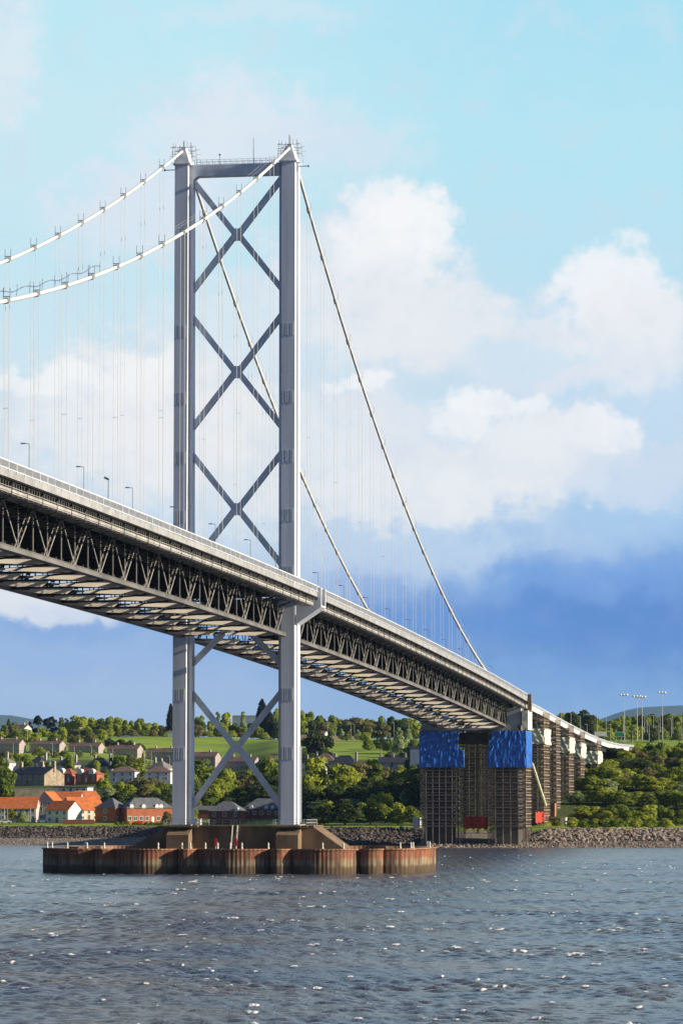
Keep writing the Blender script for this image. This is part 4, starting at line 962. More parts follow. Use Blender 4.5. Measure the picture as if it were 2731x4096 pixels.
# ================================================================== TREES
def crown_mesh(seed, kind):
    r = np.random.default_rng(seed); lobes = []
    if kind == 'broad':
        for i in range(15):
            a = r.uniform(0, 2*PI); q = r.uniform(0, .34); z = r.uniform(.10, .86); lobes.append((q*math.cos(a)*(1.15-z*.5), q*math.sin(a)*(1.15-z*.5), z, r.uniform(.10, .20)))
        lobes += [(0, 0, .6, .26), (0, 0, .32, .26), (0, 0, .18, .22)]; n = 2700; ls = .025
    elif kind == 'bush':
        for i in range(16):
            a = r.uniform(0, 2*PI); q = r.uniform(0, .40); z = r.uniform(.12, .82)*(1-.55*q); lobes.append((q*math.cos(a), q*math.sin(a), z, r.uniform(.11, .20)))
        lobes += [(0, 0, .4, .34), (.2, 0, .25, .25), (-.2, 0, .25, .25), (0, .2, .25, .25), (0, -.2, .25, .25)]; n = 2900; ls = .024
    elif kind == 'cypress':
        for z in np.linspace(.06, .95, 16): lobes.append((r.uniform(-.02, .02), r.uniform(-.02, .02), z, .30*math.sqrt(max(.02, math.sin(PI*min(.97, z*.8+.12))))*(1.03-z)**.35*.75))
        n = 2000; ls = .02
    elif kind == 'poplar':
        for z in np.linspace(.15, .95, 14): lobes.append((r.uniform(-.06, .06), r.uniform(-.06, .06), z, r.uniform(.10, .17)*(1.15-z*.6)))
        n = 1500; ls = .022
    else:                                   # pine
        for i in range(13):
            a = r.uniform(0, 2*PI); z = r.uniform(.25, .93); q = r.uniform(.05, .34)*(1.25-z); lobes.append((q*math.cos(a), q*math.sin(a), z, r.uniform(.08, .16)))
        n = 1900; ls = .021
    L = np.array(lobes); w = L[:, 3]**2; idx = r.choice(len(L), n, p=w/w.sum())
    dirs = r.normal(size=(n, 3)); dirs /= np.linalg.norm(dirs, axis=1)[:, None]; dirs[:, 2] = np.where(dirs[:, 2] < -.4, -dirs[:, 2], dirs[:, 2])
    rad = L[idx, 3]*r.uniform(.72, 1.10, n)
    sq = np.array([1, 1, .85 if kind != 'cypress' else 1.4])
    c = L[idx, :3]+dirs*rad[:, None]*sq
    nr = dirs+r.normal(scale=.42, size=(n, 3)); nr /= np.linalg.norm(nr, axis=1)[:, None]
    u = np.cross(nr, r.normal(size=(n, 3))); u /= np.linalg.norm(u, axis=1)[:, None]; v = np.cross(nr, u)
    s = (ls*r.uniform(.6, 1.5, n))[:, None]
    P = np.stack([c-u*s-v*s*.8, c+u*s*.9-v*s, c+u*s+v*s*.9, c-u*s*.8+v*s], 1).reshape(-1, 3)
    me = bpy.data.meshes.new('crown_'+kind); me.from_pydata([tuple(p) for p in P], [], [(4*i, 4*i+1, 4*i+2, 4*i+3) for i in range(n)]); me.update()
    me.materials.append(LEAF['mid']); return me
def trunk_mesh(kind, seed):
    r = random.Random(seed); mb = MB(); top = .7 if kind in ('broad', 'poplar', 'pine') else .5
    if kind == 'cypress': top = .8
    mb.tube([(0, 0, -.15), (.01, 0, top*.5), (0, .01, top)], .028, 6, r2=.008)
    if kind in ('broad', 'pine', 'bush'):
        for k in range(6):
            a = k*1.05+r.random(); z = top*(.3+.1*k); mb.tube([(0, 0, z), (.13*math.cos(a), .13*math.sin(a), z+.12), (.24*math.cos(a), .24*math.sin(a), z+.2)], .013, 5, r2=.004)
    me = mb.mesh('trunk'); me.materials.append(mBark); return me
CR = {'broad': [crown_mesh(i, 'broad') for i in range(5)], 'bush': [crown_mesh(20+i, 'bush') for i in range(4)], 'cypress': [crown_mesh(40, 'cypress')], 'poplar': [crown_mesh(50+i, 'poplar') for i in range(2)], 'pine': [crown_mesh(60+i, 'pine') for i in range(3)]}
TK = {k: [trunk_mesh(k, i) for i in range(2)] for k in CR}
CW = dict(broad=.86, bush=1.0, cypress=.42, poplar=.40, pine=.72)       # nominal crown width for unit height
NAMEK = dict(broad=('broadleaf_tree', 'tree'), bush=('bush', 'bush'), cypress=('cypress_tree', 'tree'), poplar=('poplar_tree', 'tree'), pine=('pine_tree', 'tree'))
COLW = dict(light='light green', mid='mid green', dark='dark green', yellow='yellow green', brown='olive brown', pale='pale green', pine='blackish green', gold='golden yellow')
tq = random.Random(21); TREES = []
def tree(kind, leaf, px, d, H, Wm, region, label=None):
    TREES.append((kind, leaf, px, d, H, Wm, region, label))
def tree_px(kind, leaf, px, d, top, wpx, region, label=None):
    z0 = tz(px, d); H = at(px, top, d)[2]-z0; tree(kind, leaf, px, d, max(H, 1.5), wpx*d/FPX, region, label)
def ordn(n):
    if n < 40: return words[n]
    return f'{n+1}th'
def plant_all():
    reg = {}
    for t in TREES: reg.setdefault(t[6], []).append(t)
    for rg, lst in reg.items():
        lst.sort(key=lambda t: t[2]); kinds = {}
        cnt = {}
        for (kind, leaf, px, d, H, Wm, region, label) in lst:
            nm, cat = NAMEK[kind]; key = (kind, leaf); cnt[key] = cnt.get(key, 0)+1
            tot = sum(1 for q in lst if (q[0], q[1]) == key and not q[7])
            if not label:
                n = kinds.get(key, 0); kinds[key] = n+1; k2 = nm.replace('broadleaf_', '').replace('_', ' ')
                label = f'{COLW[leaf]} {k2}, {ordn(n)} such from the left, {region}' if tot > 1 else f'{COLW[leaf]} {k2}, the only one {region}'
            p = gp(px, d); t = thing(nm, label, cat, tuple(p), tq.uniform(0, 6.28), f'{"bushes" if kind == "bush" else "trees"} {region}')
            wx = Wm/CW[kind]*(1.30 if kind in ('broad', 'bush') else 1.3); H = max(H, wx*(.52 if region == RB else .58 if kind == 'bush' else .8)); t.scale = (wx, wx*tq.uniform(.85, 1.1), H*1.03)
            c = bpy.data.objects.new('crown', tq.choice(CR[kind])); COL.objects.link(c); c.parent = t
            c.material_slots[0].link = 'OBJECT'; c.material_slots[0].material = LEAF[leaf]
            k = bpy.data.objects.new('trunk', tq.choice(TK[kind])); COL.objects.link(k); k.parent = t
SKL = 'on the left skyline'; SKM = 'on the skyline between tower legs'; SKR = 'on the ridge right of the tower'
for a in [('cypress', 'dark', 34, 2540, 2878, 20), ('pine', 'pine', 118, 2560, 2890, 22), ('pine', 'pine', 150, 2570, 2871, 42), ('pine', 'pine', 184, 2560, 2880, 34), ('pine', 'pine', 212, 2570, 2871, 40), ('poplar', 'mid', 245, 2560, 2874, 30), ('poplar', 'light', 267, 2560, 2877, 26),
          ('broad', 'light', 322, 2560, 2855, 72), ('broad', 'light', 366, 2580, 2864, 56), ('broad', 'mid', 405, 2570, 2870, 46), ('broad', 'light', 438, 2590, 2862, 54), ('broad', 'light', 472, 2570, 2866, 50), ('broad', 'yellow', 500, 2560, 2880, 42), ('broad', 'mid', 525, 2580, 2882, 34), ('broad', 'mid', 557, 2600, 2865, 40), ('broad', 'yellow', 550, 2550, 2888, 44), ('broad', 'light', 588, 2560, 2884, 52), ('broad', 'yellow', 622, 2560, 2894, 44), ('broad', 'brown', 646, 2560, 2896, 36), ('broad', 'dark', 666, 2560, 2900, 28), ('cypress', 'pine', 683, 2540, 2822, 30),
          ('broad', 'light', 288, 2560, 2886, 40), ('broad', 'mid', 20, 2520, 2905, 40), ('broad', 'brown', 55, 2500, 2912, 44)]: tree_px(*a, SKL)
for a in [('cypress', 'dark', 764, 2560, 2850, 24), ('broad', 'light', 795, 2560, 2854, 44), ('broad', 'mid', 812, 2540, 2880, 30), ('broad', 'brown', 790, 2500, 2905, 44), ('broad', 'mid', 842, 2560, 2876, 28), ('poplar', 'pale', 873, 2560, 2853, 28), ('broad', 'light', 906, 2580, 2849, 46), ('broad', 'yellow', 888, 2530, 2890, 40), ('broad', 'yellow', 845, 2530, 2893, 40), ('broad', 'mid', 938, 2540, 2888, 44), ('poplar', 'pale', 972, 2550, 2852, 30), ('broad', 'light', 1005, 2540, 2886, 34), ('broad', 'mid', 965, 2520, 2900, 44), ('cypress', 'pine', 1048, 2540, 2804, 44), ('cypress', 'pine', 1076, 2530, 2846, 44), ('broad', 'light', 1110, 2580, 2841, 34), ('broad', 'mid', 1112, 2520, 2880, 50), ('broad', 'mid', 1030, 2510, 2898, 40)]: tree_px(*a, SKM)
for a in [('broad', 'light', 1212, 2520, 2850, 62), ('broad', 'mid', 1236, 2560, 2842, 44), ('broad', 'mid', 1278, 2540, 2852, 54), ('broad', 'dark', 1252, 2500, 2880, 60), ('broad', 'mid', 1320, 2540, 2867, 52), ('broad', 'brown', 1300, 2500, 2885, 50), ('broad', 'mid', 1356, 2560, 2868, 50), ('broad', 'mid', 1400, 2560, 2867, 58), ('broad', 'brown', 1385, 2500, 2888, 60), ('broad', 'light', 1440, 2540, 2865, 56), ('broad', 'brown', 1432, 2490, 2885, 70), ('broad', 'mid', 1482, 2540, 2867, 60), ('broad', 'brown', 1470, 2480, 2895, 66), ('broad', 'yellow', 1520, 2540, 2870, 50), ('broad', 'brown', 1530, 2480, 2893, 60), ('broad', 'dark', 1562, 2540, 2856, 44), ('broad', 'mid', 1600, 2540, 2865, 60), ('broad', 'dark', 1610, 2490, 2885, 60), ('broad', 'light', 1645, 2540, 2868, 56), ('broad', 'yellow', 1668, 2480, 2890, 50), ('broad', 'mid', 1700, 2540, 2875, 60)]: tree_px(*a, SKR)
tree_px('broad', 'dark', 1268, 2000, 2945, 118, 'in the field', 'big round dark green tree standing alone in the field right of the tower')
FT = 'along the field edge left of tarpaulin'
for a in [('bush', 'mid', 1385, 2290, 2938, 40), ('bush', 'pale', 1365, 2300, 2912, 24), ('bush', 'pale', 1430, 2290, 2916, 26), ('bush', 'light', 1460, 2280, 2926, 50), ('bush', 'mid', 1475, 2150, 2945, 50), ('bush', 'dark', 1520, 2180, 2946, 66), ('bush', 'mid', 1560, 2120, 2945, 56), ('bush', 'pale', 1605, 2080, 2932, 80), ('bush', 'pale', 1592, 2250, 2905, 36), ('bush', 'pale', 1630, 2250, 2908, 40), ('bush', 'mid', 1655, 2000, 2948, 60), ('bush', 'dark', 1555, 1990, 3005, 40), ('bush', 'dark', 1215, 1960, 2988, 60), ('bush', 'dark', 1690, 1900, 2960, 60)]: tree_px(*a, FT)
HT = 'between the hillside houses'
for a in [('bush', 'dark', 440, 2180, 2948, 40), ('bush', 'dark', 480, 2180, 2955, 60), ('bush', 'dark', 515, 2175, 2955, 46), ('bush', 'dark', 560, 2170, 2970, 50), ('broad', 'mid', 108, 1850, 3024, 50), ('broad', 'mid', 280, 1840, 3024, 52), ('bush', 'yellow', 160, 2060, 2990, 60), ('bush', 'brown', 215, 2055, 2998, 40), ('broad', 'light', 385, 1830, 3046, 44), ('broad', 'mid', 470, 1900, 3010, 56), ('bush', 'brown', 530, 1950, 3012, 60), ('broad', 'light', 560, 1850, 3036, 60), ('bush', 'yellow', 48, 1960, 3020, 18), ('broad', 'mid', 14, 1800, 3034, 54), ('bush', 'pale', 318, 2050, 3000, 30), ('bush', 'light', 375, 2050, 3000, 26), ('bush', 'mid', 400, 1990, 3020, 40), ('bush', 'mid', 68, 1990, 3010, 50), ('bush', 'brown', 20, 2030, 3000, 56), ('bush', 'mid', 255, 2060, 3008, 40), ('broad', 'mid', 415, 1770, 3078, 44), ('bush', 'mid', 492, 1880, 3050, 56), ('broad', 'mid', 190, 1870, 3044, 26), ('bush', 'brown', 690, 1950, 3040, 40), ('bush', 'light', 530, 1870, 3052, 50)]: tree_px(*a, HT)
UL = 'between terraces and left skyline'
for i in range(24): tree_px(tq.choice(['bush', 'broad', 'bush']), tq.choice(['mid', 'light', 'mid', 'brown', 'yellow']), -10+i*18+tq.uniform(-8, 8), tq.uniform(2230, 2450), tq.uniform(2908, 2944), tq.uniform(34, 54), UL)
HB = 'along the top of the field'
for i in range(20): tree_px('bush', tq.choice(['yellow', 'brown', 'mid', 'brown', 'light']), 350+i*44+tq.uniform(-10, 10), tq.uniform(2500, 2530), tq.uniform(2922, 2934), tq.uniform(34, 56), HB)
WV = 'on the left waterfront'
tree_px('broad', 'mid', 28, 1500, 3086, 76, WV, 'drooping green willow below the stone villa at the left edge')
tree_px('bush', 'gold', 47, 1335, 3232, 40, WV, 'bright golden yellow bush by the shore at left')
tree_px('bush', 'pale', 92, 1335, 3240, 50, WV, 'grey green bush beside the golden bush at left')
tree_px('bush', 'brown', 670, 1325, 3240, 50, WV, 'rusty olive bush against the brick block beside the left tower leg')
tree_px('bush', 'gold', 512, 1322, 3280, 16, WV, 'small yellow bush at the corner of the brick block')
for px, w in ((470, 24), (490, 22), (540, 22), (562, 24), (585, 22), (608, 24), (630, 22), (652, 24)): tree_px('bush', 'mid', px, 1322, 3286, w, 'as low hedge before the brick block')
SB = 'below the white semi detached houses'
for a in [('bush', 'light', 420, 1620, 3118, 60), ('bush', 'pale', 440, 1560, 3150, 60), ('bush', 'light', 480, 1600, 3128, 70), ('bush', 'dark', 470, 1500, 3172, 90), ('bush', 'yellow', 520, 1580, 3140, 70), ('bush', 'brown', 550, 1650, 3110, 70), ('broad', 'brown', 575, 1560, 3130, 66), ('bush', 'brown', 600, 1660, 3108, 80), ('bush', 'yellow', 610, 1580, 3140, 70), ('bush', 'dark', 540, 1480, 3180, 80), ('bush', 'dark', 620, 1480, 3160, 80), ('bush', 'mid', 650, 1600, 3128, 70), ('bush', 'dark', 665, 1500, 3160, 70), ('bush', 'mid', 405, 1680, 3108, 40), ('bush', 'mid', 690, 1560, 3140, 60), ('bush', 'dark', 430, 1480, 3180, 60), ('bush', 'dark', 580, 1440, 3195, 70), ('bush', 'dark', 650, 1440, 3195, 70)]: tree_px(*a, SB)
CT = 'on the slope between tower legs'
for a in [('broad', 'mid', 800, 1780, 3036, 80), ('broad', 'light', 850, 1640, 3070, 90), ('broad', 'light', 905, 1600, 3062, 90), ('bush', 'yellow', 880, 1560, 3110, 90), ('bush', 'mid', 780, 1560, 3110, 80), ('broad', 'mid', 760, 1620, 3080, 70), ('bush', 'brown', 970, 1640, 3085, 90), ('bush', 'brown', 1010, 1600, 3105, 80), ('broad', 'mid', 1075, 1640, 3072, 100), ('broad', 'light', 1110, 1600, 3090, 70), ('bush', 'dark', 950, 1500, 3145, 110), ('bush', 'dark', 1030, 1500, 3150, 110), ('bush', 'dark', 1090, 1520, 3130, 100), ('bush', 'mid', 830, 1480, 3150, 100), ('bush', 'mid', 780, 1440, 3180, 70), ('bush', 'light', 860, 1520, 3130, 60), ('bush', 'dark', 900, 1440, 3190, 100), ('bush', 'dark', 1000, 1440, 3190, 100), ('bush', 'dark', 1080, 1440, 3190, 110), ('bush', 'light', 768, 1330, 3216, 40), ('bush', 'mid', 1130, 1560, 3130, 60), ('bush', 'yellow', 1000, 1780, 3066, 40)]: tree_px(*a, CT)
MB_ = 'on the bank left of the scaffolds'
for a in [('broad', 'light', 1262, 1560, 3070, 110), ('bush', 'mid', 1235, 1480, 3130, 90), ('bush', 'yellow', 1290, 1460, 3140, 70), ('broad', 'yellow', 1345, 1560, 3098, 80), ('broad', 'yellow', 1385, 1540, 3104, 90), ('bush', 'yellow', 1330, 1480, 3140, 70), ('bush', 'light', 1415, 1620, 3075, 60), ('broad', 'brown', 1440, 1640, 3040, 80), ('broad', 'light', 1490, 1660, 3024, 60), ('broad', 'mid', 1500, 1600, 3060, 70), ('bush', 'brown', 1550, 1640, 3060, 80), ('bush', 'light', 1600, 1640, 3055, 80), ('bush', 'mid', 1650, 1600, 3050, 70), ('broad', 'dark', 1640, 1700, 3020, 60), ('bush', 'dark', 1460, 1500, 3105, 100), ('bush', 'dark', 1530, 1480, 3115, 110), ('bush', 'dark', 1600, 1480, 3110, 110), ('bush', 'dark', 1670, 1480, 3115, 100), ('bush', 'dark', 1420, 1440, 3150, 90), ('bush', 'dark', 1340, 1420, 3170, 110), ('bush', 'dark', 1240, 1420, 3170, 100), ('bush', 'dark', 1500, 1400, 3160, 110), ('bush', 'dark', 1580, 1400, 3155, 100), ('bush', 'dark', 1660, 1400, 3160, 100),
          ('bush', 'light', 1310, 1290, 3198, 120), ('bush', 'light', 1390, 1290, 3196, 130), ('bush', 'mid', 1440, 1280, 3205, 90), ('broad', 'light', 1545, 1330, 3158, 60), ('broad', 'light', 1500, 1340, 3168, 60), ('broad', 'pale', 1622, 1340, 3138, 44), ('bush', 'light', 1480, 1290, 3190, 80), ('bush', 'mid', 1540, 1275, 3205, 90), ('bush', 'light', 1600, 1280, 3200, 90), ('bush', 'mid', 1650, 1270, 3215, 80), ('bush', 'dark', 1240, 1270, 3215, 80), ('bush', 'dark', 1210, 1330, 3190, 60), ('bush', 'dark', 1480, 1250, 3240, 110), ('bush', 'dark', 1380, 1245, 3255, 150), ('bush', 'dark', 1280, 1245, 3255, 120), ('bush', 'mid', 1590, 1250, 3250, 90)]: tree_px(*a, MB_)
PB = 'behind the scaffold towers'
for i in range(16): tree_px('bush', tq.choice(['dark', 'mid', 'dark', 'light']), 1690+i*30+tq.uniform(-8, 8), tq.uniform(1290, 1560), tq.uniform(3060, 3200), tq.uniform(70, 100), PB)
RB = 'on the bank right of the scaffolds'
for row, (d, t0, t1, n, w0, w1, mixc) in enumerate([(1560, 2965, 2985, 12, 40, 60, ['mid', 'light', 'dark', 'yellow']), (1500, 2985, 3015, 13, 50, 70, ['brown', 'mid', 'dark', 'light']), (1440, 3025, 3055, 13, 55, 80, ['brown', 'light', 'dark', 'mid']), (1390, 3065, 3095, 11, 70, 110, ['light', 'brown', 'yellow', 'mid']), (1340, 3105, 3140, 11, 70, 110, ['light', 'mid', 'pale', 'yellow']), (1290, 3150, 3185, 11, 70, 110, ['mid', 'light', 'mid', 'pale']), (1245, 3205, 3250, 11, 60, 90, ['light', 'mid', 'dark', 'yellow'])]):
    x0 = [2540, 2440, 2350, 2310, 2300, 2295, 2300][row]
    for i in range(n):
        px = x0+(2790-x0)*(i+.5)/n+tq.uniform(-12, 12); f = max(0, (2600-px)/300)
        tree_px('bush' if tq.random() < .7 else 'broad', tq.choice(mixc), px, d+tq.uniform(-15, 15), tq.uniform(t0, t1)+(30*f if row in (0, 1, 2) else 15*f), tq.uniform(w0, w1), RB)
tree_px('bush', 'mid', 2226, 1222, 3276, 40, 'at the foot of the scaffolds', 'small green bush before the white site cabin')
for i, px in enumerate((2290, 2330, 2370, 2420, 2470, 2540, 2600, 2660)): tree_px('bush', tq.choice(['mid', 'light', 'yellow']), px, 1205, tq.uniform(3288, 3300), 60, 'low above the right shore rocks')
SR = 'on the skyline right of the viaduct'
for i in range(24):
    px = 2185+i*25+tq.uniform(-8, 8); top = np.interp(px, [2180, 2300, 2380, 2430, 2480, 2560, 2640, 2731], [2858, 2838, 2862, 2880, 2852, 2846, 2856, 2846])+tq.uniform(-3, 12)
    tree_px('broad', tq.choice(['mid', 'light', 'dark', 'yellow', 'brown', 'mid']), px, tq.uniform(2200, 2320), top, tq.uniform(44, 66), SR)
SR2 = 'in the lower belt beyond the viaduct'
for i in range(14): tree_px('bush', tq.choice(['mid', 'light', 'yellow', 'dark']), 2200+i*40+tq.uniform(-10, 10), tq.uniform(2050, 2150), tq.uniform(2890, 2915), tq.uniform(50, 70), SR2)
plant_all()

# ================================================================== SMALL THINGS ON SHORE
def pole_thing(name, label, cat, px, top, base, d, group, lampk=0, mat=None, r=.09):
    p = at(px, base, d); h = (base-top)*d/FPX
    t = thing(name, label, cat, tuple(p), 0, group); obj('pole', MB().lathe([(r*1.3, -1.5), (r, h*.5), (r*.8, h)], 8), mat or mPoleLight, t)
    if lampk == 1: obj('lamp_head', MB().tube([(0, 0, h), (-.5*cs, -.5*sn, h+.15), (-1.3*cs, -1.3*sn, h+.12)], .12, 6), mat or mPoleLight, t)
    if lampk == 2:
        obj('crossarm', MB().beam((-2.0*cs, -2.0*sn, h), (2.0*cs, 2.0*sn, h), .25), mPoleLight, t)
        for k in (-1.7, -.2, 1.3):
            b = MB().lathe([(.25, -.4), (.62, -.25), (.62, .3), (.3, .5)], 10, (k*cs, k*sn, h+.3)); obj('floodlight', b, mLampWhite, t)
    return t
for i, (px, top) in enumerate([(2496, 2782), (2547, 2788), (2567, 2790), (2648, 2773)]): pole_thing('floodlight_mast', f'tall floodlight mast with white lamp cluster, {words[i]} from the left against the sky', 'light mast', px, top, 2950, 1750, 'floodlight masts right of the viaduct', 2, mPoleLight, .16)
z9 = lambda x, y: (2150+x*.3705, 2700+y*.3705)
for i, (x, t, b) in enumerate([(252, 360, 480), (357, 410, 530), (460, 450, 580), (530, 535, 600), (640, 450, 640), (738, 436, 640), (785, 540, 700), (920, 440, 600), (1022, 610, 740), (1150, 440, 590), (1178, 450, 590), (1200, 540, 690), (1247, 440, 545), (1305, 510, 690), (1320, 460, 590), (1440, 470, 640), (1454, 440, 600), (1552, 480, 660)]):
    px, tp = z9(x, t); pole_thing('street_lamp', f'pale street lamp, {words[i]} from the left on the approach road beyond the viaduct', 'street lamp', px, tp, z9(x, b)[1], 1850, 'street lamps on the approach road', 1)
for i, (px, t, b) in enumerate([(1310, 2893, 2945), (1342, 2892, 2945), (1404, 2896, 2945), (1417, 2898, 2945), (1575, 2890, 2935), (1636, 2895, 2945), (1231, 2914, 2940)]):
    pole_thing('street_lamp', f'pale street lamp, {words[i]} from the left behind the field boundary wall', 'street lamp', px, t, b+6, 2400, 'street lamps above the field', 1)
for i, (px, t, b) in enumerate([(54, 2970, 3000), (112, 2884, 2946), (201, 3011, 3048), (211, 2974, 3005), (298, 2983, 3012), (367, 2983, 3012), (452, 2994, 3022), (579, 3006, 3040), (606, 3006, 3043), (680, 3026, 3065), (344, 3101, 3145), (98, 3106, 3180)]):
    pole_thing('street_lamp', f'pale street lamp, {words[i]} from the left among the hillside houses', 'street lamp', px, t, b+4, 1820, 'street lamps among the hillside houses', 1 if i % 2 else 0)
for i, (px, t) in enumerate([(19, 3228), (32, 3232), (123, 3230)]): pole_thing('street_lamp', f'pale street lamp by the shore road, {words[i]} from the left', 'street lamp', px, t, 3284, 1330, 'street lamps on the shore road', 0)
def sign(label, px0, px1, top, bot, base, d, mat):
    p = at((px0+px1)/2, base, d); L = (px1-px0)*d/FPX; h0 = (base-bot)*d/FPX; h1 = (base-top)*d/FPX
    t = thing('road_sign', label, 'road sign', tuple(p), YAW); obj('sign_panel', MB().box(-L/2, L/2, -.08, .08, h0, h1), mat, t)
    obj('border', MB().box(-L/2-.1, L/2+.1, -.05, .05, h1+.002, h1+.12).box(-L/2-.1, L/2+.1, -.05, .05, h0-.12, h0-.002), mWhite, t)
    for x in (-L/3, L/3): obj('post', MB().beam((x, .2, -2), (x, .2, h1), .2), mPoleLight, t)
mGreen = M('sign_green', (.01, .16, .08), .5, .1, 1)
sign('green direction sign on the approach road, right of two', 2458, 2489, 2929, 2946, 2970, 1800, mGreen)
sign('pale grey sign back on the approach road, left of two', 2376, 2424, 2928, 2944, 2970, 1800, mPoleLight)
def car(label, px, py, d, mat, heading):
    p = at(px, py, d); t = thing('parked_car', label, 'car', tuple(p), YAW+heading, 'cars parked by the waterfront terrace')
    b = MB()
    prof = [(-2.1, .35), (2.1, .35), (2.15, .75), (1.35, .92), (.75, 1.42), (-.95, 1.45), (-1.75, .98), (-2.1, .9)]
    b.hexa([(x, .85, z) for x, z in prof], [(x, -.85, z) for x, z in prof]); obj('body', b, mat, t)
    g = MB()
    for y in (-.862, .852): g.hexa([(-1.5, y, .98), (1.1, y, .98), (.68, y, 1.36), (-.9, y, 1.38)], [(-1.5, y+.01, .98), (1.1, y+.01, .98), (.68, y+.01, 1.36), (-.9, y+.01, 1.38)])
    obj('side_window', g, mPane, t)
    for x in (-1.3, 1.35):
        for y in (-.78, .78): obj('wheel', MB().tube([(x, y-.11, .33), (x, y+.11, .33)], .33, 12), mUnder, t)
def carpaint(n, c): return M(n, c, .3, .05, 1, spec=.6)
car('white car parked at the left edge before the long terrace', 24, 3294, 1325, carpaint('white_car_paint', (.7, .7, .7)), 0); car('dark blue car parked right of the white car', 55, 3290, 1330, carpaint('dark_blue_car_paint', (.03, .05, .12)), .2); car('blue car parked by the white gabled house', 170, 3290, 1330, carpaint('blue_car_paint', (.06, .13, .36)), .1)
car('silver car crossing the approach road beyond the viaduct', 2497, 2970, 1790, carpaint('silver_car_paint', (.55, .56, .58)), 0)
p = at(557, 3296, 1312); t = thing('bench', 'long red bench on the grass before the brick block', 'bench', tuple(p), YAW)
obj('seat', MB().box(-1.3, 1.3, -.25, .25, .42, .5), mRed, t); obj('backrest', MB().box(-1.3, 1.3, .25, .33, .5, 1.1), mRed, t)
for x in (-1.1, 1.1): obj('leg', MB().box(x-.06, x+.06, -.22, .28, -.3, .42), mRed, t)

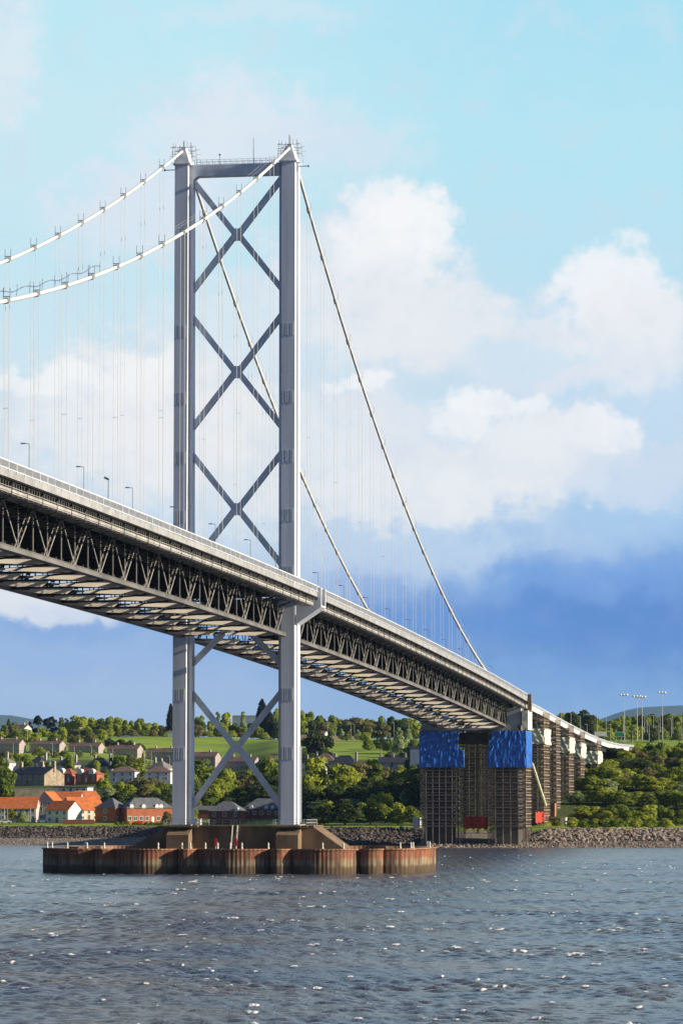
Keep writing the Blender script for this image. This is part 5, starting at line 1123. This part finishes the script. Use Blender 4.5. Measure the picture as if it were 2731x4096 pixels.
# ================================================================== WATER
def build_water():
    cols = np.concatenate([np.arange(-1800, -200, 20.), np.linspace(-200, 2930, 560), np.arange(2950, 4801, 20.)]); rows = [150.]
    while rows[-1] < 1330: rows.append(rows[-1]+.16+.00105*rows[-1])
    rows = np.array(rows); PX, DD = np.meshgrid(cols, rows)
    lat = (PX-PW/2)/FPX; X = CX+DD*FH[0]+DD*lat*RT[0]; Y = CY+DD*FH[1]+DD*lat*RT[1]
    r = np.random.default_rng(4); Z = np.zeros_like(X); main = math.radians(250)
    SX = np.zeros_like(X); SY = np.zeros_like(X)
    for i in range(90):
        lam = .6*(3.6/.6)**r.random(); k = 2*PI/lam; th_ = main+r.normal(0, .75); a = .0068*lam**.8*r.uniform(.6, 1.4); ph = r.uniform(0, 6.28)
        fade = np.clip((lam-(.5+.0022*DD))/(.5), 0, 1)
        arg = k*(X*math.cos(th_)+Y*math.sin(th_))+ph; Z += fade*a*np.sin(arg)
        SX -= fade*a*.9*np.cos(arg)*math.cos(th_); SY -= fade*a*.9*np.cos(arg)*math.sin(th_)
    def lump(s, n, sd):
        q = np.random.default_rng(sd); o = np.zeros_like(X)
        for i in range(n):
            k = 2*PI/(s*q.uniform(.6, 1.7)); t_ = q.uniform(0, 6.28); o += np.sin(k*(X*math.cos(t_)+Y*math.sin(t_))+q.uniform(0, 6.28))
        return o/math.sqrt(n/2)
    sd_ = Z.std(); G = lump(6, 16, 1); G2 = lump(3.2, 8, 2); G3 = lump(.9, 6, 6)
    Z *= (1+.22*np.clip(lump(45, 7, 3), -1.5, 1.5))
    foam = np.clip((Z/sd_-1.2)*1.6, 0, 1)*np.clip((G-1.1)*1.6, 0, 1)*np.clip(.15+.7*G2+.9*G3, 0, 1)
    # wash along the caisson wall
    e = (np.abs((X-EC)/(EA+1.6))**EN+np.abs(Y/(EB+1.6))**EN)
    foam = np.maximum(foam, np.clip(1-np.abs(e-1.01)*16, 0, 1)*np.clip(G2*.9-.25, 0, 1)*np.clip(lump(13, 7, 8)-.1, 0, 1))
    edge = np.clip((PX+1800)/60, 0, 1)*np.clip((4790-PX)/60, 0, 1)*np.clip((DD-150)/15, 0, 1)*np.clip((1330-DD)/20, 0, 1)
    Z = (Z+foam*.10)*edge; X = X+SX*edge; Y = Y+SY*edge
    n, m = X.shape; V = np.stack([X, Y, Z], -1).reshape(-1, 3)
    i = np.arange(n*m).reshape(n, m); F = np.stack([i[:-1, :-1], i[:-1, 1:], i[1:, 1:], i[1:, :-1]], -1).reshape(-1, 4)
    ext = []; b0 = len(V)
    far = lambda px, d: (CX+d*FH[0]+d*(px-PW/2)/FPX*RT[0], CY+d*FH[1]+d*(px-PW/2)/FPX*RT[1], 0)
    out = [V[i[0, 0]]+np.array([0, 0, 0]), ]
    L0 = np.array(far(cols[0], 150)); L1 = np.array(far(cols[0], rows[-1])); R0_ = np.array(far(cols[-1], 150)); R1 = np.array(far(cols[-1], rows[-1]))
    O = [L0-RT*3000-FH*0, L1-RT*3000, R0_+RT*3000, R1+RT*3000, L0-RT*3000-FH*2500, R0_+RT*3000-FH*2500, L1-RT*3000+FH*1500, R1+RT*3000+FH*1500]
    V = np.concatenate([V, np.array(O), np.array([L0-FH*2500, R0_-FH*2500, L1+FH*1500, R1+FH*1500])])
    quads = [(b0, i[0, 0], i[-1, 0], b0+1), (i[0, -1], b0+2, b0+3, i[-1, -1]), (b0+4, b0+8, i[0, 0], b0), (b0+8, b0+9, i[0, -1], i[0, 0]), (b0+9, b0+5, b0+2, i[0, -1]), (b0+1, i[-1, 0], b0+10, b0+6), (i[-1, -1], b0+3, b0+7, b0+11), (i[-1, 0], i[-1, -1], b0+11, b0+10)]
    F = np.concatenate([F, np.array(quads)])
    me = bpy.data.meshes.new('water'); me.vertices.add(len(V)); me.vertices.foreach_set('co', V.astype(np.float32).ravel())
    me.loops.add(F.size); me.loops.foreach_set('vertex_index', F.astype(np.int32).ravel()); me.polygons.add(len(F))
    me.polygons.foreach_set('loop_start', np.arange(0, F.size, 4, dtype=np.int32)); me.polygons.foreach_set('loop_total', np.full(len(F), 4, dtype=np.int32))
    me.polygons.foreach_set('use_smooth', np.ones(len(F), dtype=bool)); me.update(calc_edges=True)
    at_ = me.attributes.new('foam', 'FLOAT', 'POINT'); fo = np.zeros(len(V), np.float32); fo[:n*m] = foam.ravel(); at_.data.foreach_set('value', fo)
    m_, t, b = newmat('choppy_water')
    ge = t.n('ShaderNodeNewGeometry'); at2 = t.n('ShaderNodeAttribute'); at2.attribute_name = 'foam'
    nz = t.noise(ge.outputs['Position'], .035, 3); n2 = t.noise(ge.outputs['Position'], 2.2, 4, .6)
    deep = t.mix(t.mapr(nz.outputs[0], .35, .65), (.066, .084, .138), (.128, .114, .108))
    f = t.mapr(t.math('ADD', at2.outputs['Fac'], t.math('MULTIPLY', t.math('SUBTRACT', n2.outputs[0], .5), .5)), .22, .5)
    t.l(t.mix(f, deep, (.86, .84, .78)), b.inputs['Base Color'])
    t.l(t.math('ADD', t.math('MULTIPLY', f, .6), .20), b.inputs['Roughness']); b.inputs['IOR'].default_value = 1.333; b.inputs['Specular IOR Level'].default_value = .5
    mp = t.n('ShaderNodeMapping'); mp.inputs['Rotation'].default_value = (0, 0, -main); mp.inputs['Scale'].default_value = (1.6, .8, 1); t.l(ge.outputs['Position'], mp.inputs[0])
    n3 = t.noise(mp.outputs[0], 1.15, 4, .6); bp = t.n('ShaderNodeBump'); bp.inputs['Distance'].default_value = .24; bp.inputs['Strength'].default_value = 1
    t.l(n3.outputs[0], bp.inputs['Height']); t.l(bp.outputs[0], b.inputs['Normal'])
    me.materials.append(m_); o = bpy.data.objects.new('water', me); COL.objects.link(o); o['kind'] = 'structure'
build_water()

# ================================================================== HAZE
hb = MB().box(-22000, 22000, -3000, 34000, -60, 760)
hm = bpy.data.materials.new('haze_air'); hm.use_nodes = True; hn = hm.node_tree; hn.nodes.clear()
ho = hn.nodes.new('ShaderNodeOutputMaterial'); hv = hn.nodes.new('ShaderNodeVolumePrincipled'); hv.inputs['Color'].default_value = (.38, .64, 1, 1); hv.inputs['Density'].default_value = 1.7e-5; hv.inputs['Anisotropy'].default_value = .2
hn.links.new(hv.outputs[0], ho.inputs['Volume'])
obj('haze', hb, hm, None, kind='stuff')
